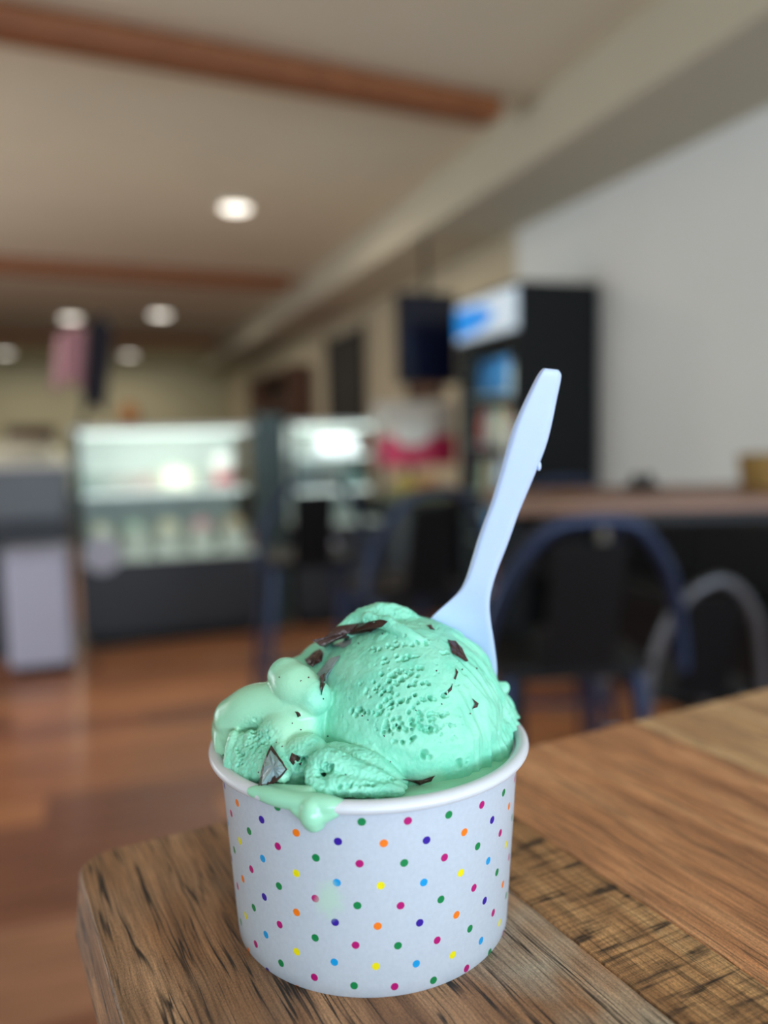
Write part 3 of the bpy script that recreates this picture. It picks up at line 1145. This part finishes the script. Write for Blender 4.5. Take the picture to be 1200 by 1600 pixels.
# ------------------------------------------------------------------ second bar table (right, blurred)
m_top2 = mat('far_table_wood', srgb(126, 88, 64), 0.45, var=0.3, scale=12)
pA = atD(800, 795, 1.40)
t2 = tag(empty('bar_table', (0, 0, FZ), 0), 'far wooden bar table with black base at the right, behind the chair', 'table')
t2.location = (pA.x, pA.y, FZ)
t2.rotation_euler = (0, 0, -YAW + math.radians(2))
for k in range(3):
    box('plank', m_top2, 0.0, 1.0, k * 0.125 + .0005, (k + 1) * 0.125 - .0005, T0 - 0.028, T0, 0.002, t2)
box('apron', m_black, 0.08, 0.80, 0.06, 0.31, T0 - 0.06, T0 - 0.0282, 0.003, t2)
for x_ in (0.03, 0.85):
    box('pedestal', m_black, x_ - 0.03, x_ + 0.03, 0.16, 0.22, 0.02, T0 - 0.028, 0.004, t2)
    box('base', m_black, x_ - 0.2, x_ + 0.2, 0.02, 0.36, 0, 0.022, 0.004, t2)
tw = lambda px_, dd: atD(px_, 780, dd)
p = tw(1003, 1.68)
cd = tag(empty('condiment_caddy', (p.x, p.y, 0)), 'small dark condiment holder on the far bar table', 'caddy')
box('tray', m_black, -.035, .035, -.022, .022, 0, 0.012, 0.002, cd)
for x_ in (-.017, .017):
    lathe('shaker', m_seat, [(0, 0.0125), (0.013, 0.0125), (0.012, 0.028), (0.009, 0.034), (0, 0.036)], 16, (x_, 0), cd)
p = tw(1196, 1.66)
bk = tag(empty('basket', (p.x, p.y, 0)), 'yellow-brown woven basket on the far table at the right edge', 'basket')
bm = bmesh.new()
for k in range(8):
    r_ = 0.050 + 0.0012 * k
    add_tube(bm, [(r_ * math.cos(a), r_ * math.sin(a), 0.006 + k * 0.0095) for a in [2 * math.pi * j / 24 for j in range(25)]], 0.0055, 6)
bm_obj('weave', bm, mat('basket_cane', srgb(150, 118, 62), 0.7, var=0.3, scale=60), bk, True)
lathe('liner', mat('basket_liner', srgb(112, 92, 50), 0.8), [(0, 0.004), (0.045, 0.004), (0.052, 0.078), (0.048, 0.078), (0.042, 0.008), (0, 0.008)], 24, (0, 0), bk)

# black bench along the right wall
bb = tag(empty('wall_bench', (XR - 0.47, 1.0, FZ)), 'long black bench against the grey right wall behind the far table', 'bench')
box('bench_base', m_black, 0.06, 0.44, 0, 2.5, 0, 0.40, 0.004, bb)
for k in range(4):
    box('seat_cushion', m_seat, 0.0, 0.36, k * 0.625 + .004, (k + 1) * 0.625 - .004, 0.40, 0.50, 0.02, bb)
    box('back_cushion', m_seat, 0.36, 0.45, k * 0.625 + .004, (k + 1) * 0.625 - .004, 0.40, 0.80, 0.02, bb)

# ------------------------------------------------------------------ drinks fridge
m_frb = mat('fridge_black', srgb(17, 20, 22), 0.6, spec=0.25, var=0.1, scale=10)
m_glass = mat('clear_glass', (0.9, 0.97, 0.95, 1), 0.03, var=0.0, trans=1.0)
m_glass.node_tree.nodes['Principled BSDF'].inputs['IOR'].default_value = 1.1
fr = tag(empty('drinks_fridge', (2.0, 3.72, FZ)), 'tall black drinks fridge with lit blue and white header and glass door', 'fridge')
FX = 0.09
box('cabinet_side', m_frb, FX, 0.58, 0.0, 0.03, 0.0, 1.99, 0.006, fr)
box('cabinet_side', m_frb, FX, 0.58, 0.78, 0.81, 0.0, 1.99, 0.006, fr)
box('cabinet_back', m_frb, 0.55, 0.58, 0.03, 0.78, 0.0, 1.99, 0.0, fr)
box('cabinet_top', m_frb, FX, 0.55, 0.03, 0.78, 1.96, 1.99, 0.0, fr)
box('cabinet_base', m_frb, FX, 0.55, 0.03, 0.78, 0.0, 0.16, 0.0, fr)
hd_ = box('lit_header', mat('sign_white_light', srgb(205, 222, 235), 0.4, var=0.02, emit=0.55), FX - 0.02, FX + 0.02, 0.03, 0.78, 1.74, 1.965, 0.006, fr)
# blue swash on the header
m_blue = mat('sign_blue_light', srgb(20, 130, 215), 0.4, var=0.1, emit=0.8)
bm = bmesh.new()
n = 18
a_, b_ = [], []
for k in range(n + 1):
    t = k / n
    yy = 0.78 - 0.50 * t
    zz = 1.855 + 0.0 * t
    hh_ = 0.088 * math.sqrt(max(0.02, 1 - t ** 2.2))
    for lst, s_ in ((a_, 1), (b_, -1)):
        lst.append((bm.verts.new((FX - 0.0225, yy, zz + s_ * hh_ * (0.9 if s_ > 0 else 1.0) + 0.0)), bm.verts.new((FX - 0.019, yy, zz + s_ * hh_ * (0.9 if s_ > 0 else 1.0)))))
for k in range(n):
    bm.faces.new((a_[k][0], a_[k + 1][0], b_[k + 1][0], b_[k][0]))
    bm.faces.new((a_[k][1], a_[k + 1][1], a_[k + 1][0], a_[k][0]))
    bm.faces.new((b_[k][0], b_[k + 1][0], b_[k + 1][1], b_[k][1]))
bmesh.ops.recalc_face_normals(bm, faces=bm.faces[:])
bm_obj('blue_emblem', bm, m_blue, hd_)
dr_ = box('door', m_glass, FX - 0.004, FX + 0.004, 0.07, 0.74, 0.2, 1.69, 0.0, fr)
box('door_frame', m_frb, FX - 0.012, FX + 0.015, 0.03, 0.07, 0.16, 1.74, 0.0, dr_)
box('door_frame', m_frb, FX - 0.012, FX + 0.015, 0.74, 0.78, 0.16, 1.74, 0.0, dr_)
box('door_frame', m_frb, FX - 0.012, FX + 0.015, 0.07, 0.74, 1.69, 1.74, 0.0, dr_)
box('door_handle', m_trim, FX - 0.04, FX - 0.02, 0.09, 0.11, 0.8, 1.2, 0.004, dr_)
box('door_frame', m_frb, FX - 0.012, FX + 0.015, 0.07, 0.74, 0.16, 0.20, 0.0, dr_)
box('interior_panel', mat('fridge_white', srgb(215, 225, 225), 0.6), 0.53, 0.548, 0.03, 0.78, 0.16, 1.96, 0.0, fr)
area('fridge_lamp', (2.14, 3.80, FZ + 1.0), (0.6, 1, 0), 0.03, 1.4, 18, (0.9, 1.0, 0.98))
box('light_strip', mat('fridge_led', (0.85, 1, 0.97, 1), 0.4, var=0, emit=4.0), FX + 0.03, FX + 0.05, 0.05, 0.07, 0.25, 1.7, 0.0, fr)
m_shelf = mat('wire_shelf', srgb(190, 196, 198), 0.4, metal=0.3)
bottle_cols = [srgb(60, 130, 190), srgb(190, 200, 205), srgb(150, 105, 70), srgb(205, 215, 190), srgb(210, 90, 70)]
m_bot = [mat('bottle_%s' % n_, c_, 0.25, var=0.1) for n_, c_ in zip(('blue', 'clear', 'amber', 'lime', 'red'), bottle_cols)]
bpro = {}
for si, zz in enumerate([0.18, 0.50, 0.80, 1.10, 1.40]):
    box('shelf', m_shelf, FX + 0.05, 0.53, 0.03, 0.78, zz, zz + 0.012, 0.0, fr)
    for j in range(7):
        k = [0, 1, 2, 3, 1, 4, 0][(j + si * 2) % 7] if si != 4 else (0 if j > 2 else 1)
        z0 = FZ + zz + 0.0122
        h_ = 0.21
        if k not in bpro:
            o = lathe('bottle', m_bot[k], [(0, 0), (0.030, 0), (0.031, 0.01), (0.031, 0.12), (0.014, 0.165), (0.013, 0.20), (0.015, 0.202), (0.015, h_), (0, h_)], 16)
            bpro[k] = o
        else:
            o = bpro[k].copy()
            COL.objects.link(o)
        o.location = (2.0 + FX + 0.12, 3.72 + 0.10 + j * 0.097, z0)
        cn = ('blue', 'clear', 'amber', 'lime', 'red')[k]
        tag(o, '%s drink bottle, %s in its row, on the %s shelf of the fridge' % (cn, ('nearest', 'second', 'third', 'fourth', 'fifth', 'sixth', 'farthest')[j], ('bottom', 'second lowest', 'middle', 'second highest', 'top')[si]), 'bottle', '%s bottles in the fridge' % cn)

# ------------------------------------------------------------------ glass display cases
m_case = mat('case_black', srgb(30, 32, 38), 0.4, var=0.15, scale=6)
m_case_w = mat('case_white', srgb(228, 234, 228), 0.5, var=0.03)
m_frame = mat('case_frame', srgb(52, 66, 62), 0.4, metal=0.4)
m_ledw = mat('case_led', (0.93, 1.0, 0.94, 1), 0.4, var=0, emit=2.4)


def display_case(x0, x1, y0, y1, ztop, zdeck, label, nsh):
    t = tag(empty('display_case', (x0, y0, FZ)), label, 'display case')
    W, Dp, ht, hd2 = x1 - x0, y1 - y0, ztop - FZ, zdeck - FZ
    box('base_cabinet', m_case, 0, W, 0, Dp, 0.08, hd2, 0.006, t)
    box('kick_plate', m_black, 0.03, W - 0.03, 0.04, Dp, 0, 0.08, 0, t)
    box('deck', m_case_w, 0.01, W - 0.01, 0.01, Dp - 0.01, hd2, hd2 + 0.012, 0, t)
    box('back_panel', m_case_w, 0.02, W - 0.02, Dp - 0.03, Dp - 0.01, hd2 + 0.012, ht - 0.03, 0, t)
    box('top_panel', m_case_w, 0, W, 0.02, Dp, ht - 0.03, ht, 0.004, t)
    for x_ in (0, W - 0.025):
        for y_ in (0.0, Dp - 0.035):
            box('corner_post', m_frame, x_, x_ + 0.025, y_, y_ + 0.03, hd2 + .012, ht - 0.03, 0, t)
    box('front_glass', m_glass, 0.025, W - 0.025, 0.008, 0.014, hd2 + 0.012, ht - 0.03, 0, t)
    box('led_strip', m_ledw, 0.05, W - 0.05, 0.05, 0.075, ht - 0.045, ht - 0.0305, 0, t)
    for k in range(nsh):
        zz = hd2 + (ht - hd2) * (k + 1) / (nsh + 1)
        box('glass_shelf', m_shelf, 0.03, W - 0.03, 0.12, Dp - 0.03, zz, zz + 0.008, 0, t)
        box('shelf_led', m_ledw, 0.05, W - 0.05, 0.125, 0.14, zz - 0.010, zz - 0.0005, 0, t)
    area('case_lamp', (x0 + W / 2, y0 + 0.10, FZ + ht - 0.05), (0, 0.55, -1), W * 0.9, 0.04, 4.5 * W, (0.95, 1.0, 0.93))
    return t


case1 = display_case(-0.22, 0.80, 4.60, 5.30, 0.205, -0.56, 'long black glass display case, brightly lit inside, left of centre', 1)
case2 = display_case(1.02, 1.60, 4.60, 5.20, 0.22, -0.42, 'narrower glass display case with a dark base, right of the long one', 2)
divider = tag(box('divider_column', m_frame, 0.82, 1.00, 4.68, 4.90, FZ, 0.27, 0.006), 'dark green-grey column between the two glass display cases', 'column')
# tubs of ice cream in case 1
m_tub = mat('tub_white', srgb(235, 235, 225), 0.5)
flav = [('vanilla', (250, 244, 222)), ('pale mint', (205, 226, 205)), ('cream', (248, 238, 205)), ('strawberry', (235, 175, 180)), ('caramel', (215, 185, 140))]
for j in range(5):
    xx = -0.10 + j * 0.195
    t = tag(empty('ice_cream_tub', (xx, 4.78, -0.548)), '%s ice cream tub on the deck of the long display case' % flav[j][0], 'tub', 'tubs in the long display case')
    lathe('tub', m_tub, [(0, 0.0), (0.078, 0.0), (0.088, 0.15), (0.083, 0.15), (0.074, 0.01), (0, 0.01)], 24, parent=t)
    m_f = mat('flavour_' + flav[j][0].replace(' ', '_'), srgb(*flav[j][1]), 0.5, bump=0.3, scale=40)
    lathe('ice_cream_filling', m_f, [(0, 0.01), (0.074, 0.012), (0.080, 0.13), (0.06, 0.17), (0.03, 0.20), (0, 0.205)], 24, parent=t)
# things seen in the bright case
p = atY(285, 800, 4.72)
t = tag(empty('cake_dome', (p.x + 0.0, 5.02, -0.178 + 0.0085 - 0.0)), 'white round cake on the shelf of the long display case', 'cake')
lathe('cake', mat('cake_cream', srgb(250, 246, 225), 0.5), [(0, 0.012), (0.12, 0.012), (0.125, 0.06), (0.10, 0.10), (0.05, 0.118), (0, 0.12)], 32, parent=t)
lathe('cake_board', m_trim, [(0, 0), (0.14, 0), (0.14, 0.011), (0, 0.011)], 32, parent=t)
case_shelf_z = FZ + (-0.56 - FZ) + (0.205 + 0.56) / 2 + 0.0085
t.location.z = case_shelf_z
for k, (px_, lb, mcol, r_, h_) in enumerate([(352, 'large white and red paper bucket at the right end of the long case', 'bucket', 0.075, 0.20)]):
    p = atY(px_, 760, 4.85)
    t = tag(empty('paper_bucket', (p.x, 4.86, case_shelf_z)), lb, 'bucket')
    lathe('bucket_wall', mat('bucket_white', srgb(240, 236, 232), 0.5), [(0, 0), (r_ * 0.8, 0), (r_, h_), (r_ * .95, h_), (r_ * .76, 0.006), (0, 0.006)], 24, parent=t)
    lathe('red_band', mat('bucket_red', srgb(205, 50, 70), 0.5), [(r_ * 0.83, 0.02), (r_ * 0.835 + .002, 0.02), (r_ * 0.9 + .002, 0.085), (r_ * 0.88, 0.085)], 24, parent=t)
for k in range(4):
    o = box('dessert_box', mat('dessert_grey_%s' % 'abcd'[k], srgb(150 + 12 * k, 165, 160), 0.5), -0.05, 0.05, -0.05, 0.05, 0, 0.09, 0.006)
    o.location = (-0.14 + 0.108 * k, 4.95, case_shelf_z)
    tag(o, '%s small grey-green dessert box on the shelf of the long case' % ['leftmost', 'second', 'third', 'rightmost'][k], 'box', 'dessert boxes in the long case')
# white oval plate on the dark base of case 2 and pale card on case 1
def plate(name, cx, y, cz, rx, rz, m, lb, cat):
    bm = bmesh.new()
    f_, b2 = [], []
    for k in range(28):
        a = 2 * math.pi * k / 28
        f_.append(bm.verts.new((rx * math.cos(a), -0.006, rz * math.sin(a))))
        b2.append(bm.verts.new((rx * math.cos(a), 0, rz * math.sin(a))))
    bm.faces.new(f_)
    bm.faces.new(b2[::-1])
    for k in range(28):
        bm.faces.new((f_[k], b2[k], b2[(k + 1) % 28], f_[(k + 1) % 28]))
    bmesh.ops.recalc_face_normals(bm, faces=bm.faces[:])
    o = bm_obj(name, bm, m)
    o.location = (cx, y, cz)
    return tag(o, lb, cat)


m_plate = mat('plate_white', srgb(196, 196, 210), 0.4)
p = atY(497, 862, 4.59)
plate('oval_plate', p.x, 4.598, p.z, 0.14, 0.095, m_plate, 'white oval plate on the black base of the narrower case', 'plate')
p = atY(160, 868, 4.59)
plate('oval_plate', p.x, 4.598, p.z, 0.10, 0.10, m_plate, 'pale round plate at the left end of the long case base', 'plate')
# white napkin box on case 2
o = box('takeout_box', mat('takeout_white', srgb(240, 240, 245), 0.5), -0.13, 0.13, -0.08, 0.08, 0, 0.11, 0.01)
c2s = FZ + (-0.42 - FZ) + (0.22 + 0.42) * 2 / 3 + 0.0085
o.location = (1.36, 4.85, c2s)
tag(o, 'white takeout box on the upper shelf of the narrower glass case', 'box')
for k, cc in enumerate([(170, 190, 180), (205, 205, 190), (140, 175, 170)]):
    o = box('dessert_box', mat('case_box_%s' % 'abc'[k], srgb(*cc), 0.5), -0.06, 0.06, -0.05, 0.05, 0, 0.10, 0.006)
    o.location = (1.13 + 0.17 * k, 4.85, FZ + (-0.42 - FZ) + (0.22 + 0.42) / 3 + 0.0085)
    tag(o, '%s small pastel box on the lower shelf of the narrower case' % ['left', 'middle', 'right'][k], 'box', 'pastel boxes in the narrower case')

# counter with the crimson sign, right of case 2
cn = tag(empty('service_counter', (1.62, 4.62, FZ)), 'black service counter between the narrower display case and the fridge', 'counter')
box('counter_body', m_case, 0, 0.62, 0, 0.55, 0, 0.72, 0.004, cn)
box('counter_top', m_black, -0.005, 0.63, -0.02, 0.56, 0.72, 0.75, 0.004, cn)
cz = FZ + 0.75
sg = tag(empty('menu_sign', (1.63, 4.87, cz)), 'cream and crimson sign with a white dome above the service counter', 'sign')
box('sign_post', m_black, 0.25, 0.28, 0.0, 0.03, 0, 0.25, 0, sg)
box('sign_base', m_black, 0.12, 0.42, -0.06, 0.09, 0, 0.012, 0, sg)
box('sign_board', mat('sign_cream', srgb(205, 195, 180), 0.6), 0.0, 0.58, -0.02, 0.0, 0.22, 0.64, 0.004, sg)
box('crimson_band', mat('sign_crimson', srgb(190, 30, 78), 0.5), 0.0, 0.58, -0.026, -0.0202, 0.22, 0.42, 0.0, sg)
bm = bmesh.new()
pts = []
for k in range(21):
    a = math.pi * k / 20
    pts.append((0.27 - 0.13 * math.cos(a), 0.42 - 0.07 * math.sin(a)))
fv = [bm.verts.new((x_, -0.0285, z_)) for x_, z_ in pts + [(0.40, 0.50), (0.14, 0.50)]]
bv = [bm.verts.new((v.co.x, -0.0262, v.co.z)) for v in fv]
bm.faces.new(fv)
for k in range(len(fv)):
    bm.faces.new((fv[k], bv[k], bv[(k + 1) % len(fv)], fv[(k + 1) % len(fv)]))
bmesh.ops.recalc_face_normals(bm, faces=bm.faces[:])
bm_obj('white_dome', bm, m_trim, sg)
yb = tag(empty('snack_tray', (1.86, 4.69, cz)), 'yellow and green snack tray on the service counter below the crimson sign', 'tray')
box('tray_body', mat('tray_green', srgb(105, 110, 75), 0.6), -0.20, 0.20, -0.055, 0.055, 0, 0.07, 0.005, yb)
for k in range(3):
    box('snack_pack', mat('snack_yellow_%s' % 'abc'[k], srgb(190, 165 - 20 * k, 60), 0.5), -0.13 + k * 0.09, -0.05 + k * 0.09, -0.03, 0.03, 0.07, 0.15, 0.008, yb)

# dark screen hanging from the bulkhead
sc = tag(empty('menu_screen', (0, 0, 0)), 'black hanging screen between the wall frames and the lit fridge header', 'screen')
pa, pb = atY(622, 455, 4.95), atY(716, 600, 4.95)
sc.location = ((pa.x + pb.x) / 2, 4.95, (pa.z + pb.z) / 2)
hw_, hh_ = (pb.x - pa.x) / 2, (pa.z - pb.z) / 2
box('screen_body', m_seat, -hw_, hw_, 0, 0.08, -hh_, hh_, 0.008, sc)
box('screen_glass', mat('screen_dark_blue', srgb(10, 14, 34), 0.2, var=0.4, scale=8, emit=0.25), -hw_ + 0.02, hw_ - 0.02, -0.006, -0.0005, -hh_ + 0.02, hh_ - 0.02, 0, sc)
tube('hanging_rod', m_black, [(0, 0.04, hh_), (0, 0.04, BZ - sc.location.z)], 0.015, 10, sc)

# on the right wall: doorway, frames, shelf
dk = mat('doorway_dark', srgb(26, 26, 26), 0.7)
d1 = struct(box('door_1', dk, XR - 0.03, XR, 8.0, 9.3, FZ, 1.25))
box('door_frame', m_black, XR - 0.05, XR - 0.0301, 7.94, 8.0, FZ, 1.31, 0, d1)
box('door_frame', m_black, XR - 0.05, XR - 0.0301, 9.3, 9.36, FZ, 1.31, 0, d1)
m_brown = mat('brown_board', srgb(98, 68, 50), 0.7, var=0.3)
for k, (ya, yb_, za, zb) in enumerate([(5.9, 6.7, 0.42, 0.85), (6.0, 6.6, 0.10, 0.36)]):
    f = tag(empty('wall_frame', (XR - 0.002, ya, za)), ['upper brown picture frame on the right wall beyond the screen', 'lower small brown picture frame on the right wall'][k], 'frame', 'frames on the right wall')
    for (y1_, y2_, z1_, z2_) in [(0, yb_ - ya, 0, .04), (0, yb_ - ya, zb - za - .04, zb - za), (0, .04, .04, zb - za - .04), (yb_ - ya - .04, yb_ - ya, .04, zb - za - .04)]:
        box('frame_bar', m_black, -0.03, 0, y1_, y2_, z1_, z2_, 0, f)
    box('picture', m_brown, -0.015, 0, 0.04, yb_ - ya - 0.04, 0.04, zb - za - 0.04, 0, f)
sh = tag(empty('wall_shelf', (XR - 0.35, 10.2, FZ)), 'brown shelving unit against the right wall beyond the dark doorway', 'shelf')
box('side_panel', m_brown, 0, 0.34, 0, 0.04, 0, 2.1, 0, sh)
box('side_panel', m_brown, 0, 0.34, 2.76, 2.8, 0, 2.1, 0, sh)
for k in range(5):
    box('shelf_board', m_brown, 0.0, 0.34, 0.04, 2.76, 0.1 + k * 0.48, 0.14 + k * 0.48, 0, sh)
box('back_board', mat('shelf_back', srgb(60, 44, 36), 0.8), 0.32, 0.34, 0.04, 2.76, 0, 2.1, 0, sh)

# left: grey machine counter, cream cushion-like sack, brown basket, white bin, flag
gc = tag(empty('steel_counter', (-1.9, 4.55, FZ)), 'grey steel counter at the left edge beside the long display case', 'counter')
m_steel = mat('brushed_steel', srgb(104, 108, 112), 0.5, metal=0.5, var=0.1)
box('counter_cabinet', m_case, 0.02, 1.63, 0.02, 0.66, 0, 0.76, 0.004, gc)
box('steel_front', m_steel, 0, 1.64, 0, 0.68, 0.76, 1.04, 0.01, gc)
box('steel_top', m_trim, -0.005, 1.645, -0.01, 0.72, 1.04, 1.075, 0.006, gc)
gz = FZ + 1.075
p = atY(35, 700, 4.75)
lathe_o = lathe('flour_sack', mat('sack_cream', srgb(205, 198, 176), 0.8, bump=0.3, scale=15), [(0, 0), (0.17, 0), (0.20, 0.035), (0.17, 0.085), (0.10, 0.115), (0, 0.125)], 32)
lathe_o.location = (p.x, 4.75, gz)
tag(lathe_o, 'cream rounded sack lying on the grey steel counter', 'sack')
p = atY(52, 668, 5.0)
t = tag(empty('bread_basket', (p.x - 0.02, 5.08, gz)), 'dark brown basket behind the cream sack on the steel counter', 'basket')
bm = bmesh.new()
for k in range(9):
    r_ = 0.10 + 0.004 * k
    add_tube(bm, [(r_ * math.cos(a), r_ * math.sin(a), 0.012 + k * 0.022) for a in [2 * math.pi * j / 24 for j in range(25)]], 0.0125, 6)
bm_obj('weave', bm, mat('basket_dark', srgb(70, 42, 26), 0.7, var=0.4, scale=40), t, True)
p = atY(58, 900, 4.25)
bn = tag(empty('waste_bin', (p.x, 4.32, FZ)), 'tall pale lavender-white bin standing before the grey steel counter', 'bin')
box('bin_body', mat('bin_white', srgb(196, 198, 220), 0.4), -0.15, 0.15, -0.14, 0.14, 0.04, 0.60, 0.02, bn)
box('bin_foot', m_black, -0.12, 0.12, -0.11, 0.11, 0, 0.04, 0.004, bn)
box('bin_lid', mat('bin_lid', srgb(182, 184, 202), 0.4), -0.155, 0.155, -0.145, 0.145, 0.60, 0.64, 0.01, bn)

# flag on a pole standing on the left end of the case
fl = tag(empty('flag', (-0.16, 4.82, 0.2052)), 'furled pink and black flag on a short pole, left of the bright case', 'flag')
lathe('flag_base', m_black, [(0, 0), (0.06, 0), (0.06, 0.012), (0.015, 0.02), (0, 0.02)], 20, parent=fl)
tube('flag_pole', m_black, [(0, 0, 0.015), (0.03, 0, 0.30), (0.07, 0, 0.62)], 0.009, 8, fl)


def cloth(name, m, x0_, x1_, z0_, z1_, lean):
    bm = bmesh.new()
    g = []
    for i in range(13):
        rw = []
        for j in range(9):
            u_, v_ = i / 12, j / 8
            rw.append(bm.verts.new((x0_ + (x1_ - x0_) * u_ + lean * v_, 0.03 * math.sin(u_ * 14 + v_ * 2), z0_ + (z1_ - z0_) * v_ - 0.03 * math.cos(u_ * 6))))
        g.append(rw)
    for i in range(12):
        for j in range(8):
            bm.faces.new((g[i][j], g[i + 1][j], g[i + 1][j + 1], g[i][j + 1]))
    o = bm_obj(name, bm, m, fl, True)
    s_ = o.modifiers.new('thickness', 'SOLIDIFY')
    s_.thickness = 0.004
    return o


cloth('pink_cloth', mat('flag_pink', srgb(190, 140, 145), 0.8), -0.16, 0.02, 0.24, 0.56, 0.05)
cloth('black_cloth', mat('flag_black', srgb(40, 36, 46), 0.8), 0.0, 0.13, 0.10, 0.62, 0.06)

# small orange lantern seen above the long case on the back wall
t = tag(empty('wall_lantern', (0.55, YF - 0.12, 0.66)), 'small orange lantern on the back wall above the bright case', 'lantern')
lathe('lantern_shade', mat('lantern_orange', srgb(196, 140, 92), 0.7), [(0, -0.22), (0.16, -0.22), (0.20, 0), (0.14, 0.2), (0, 0.2)], 20, parent=t)
box('lantern_bracket', m_black, -0.03, 0.03, 0.0, 0.12, 0.15, 0.24, 0, t)
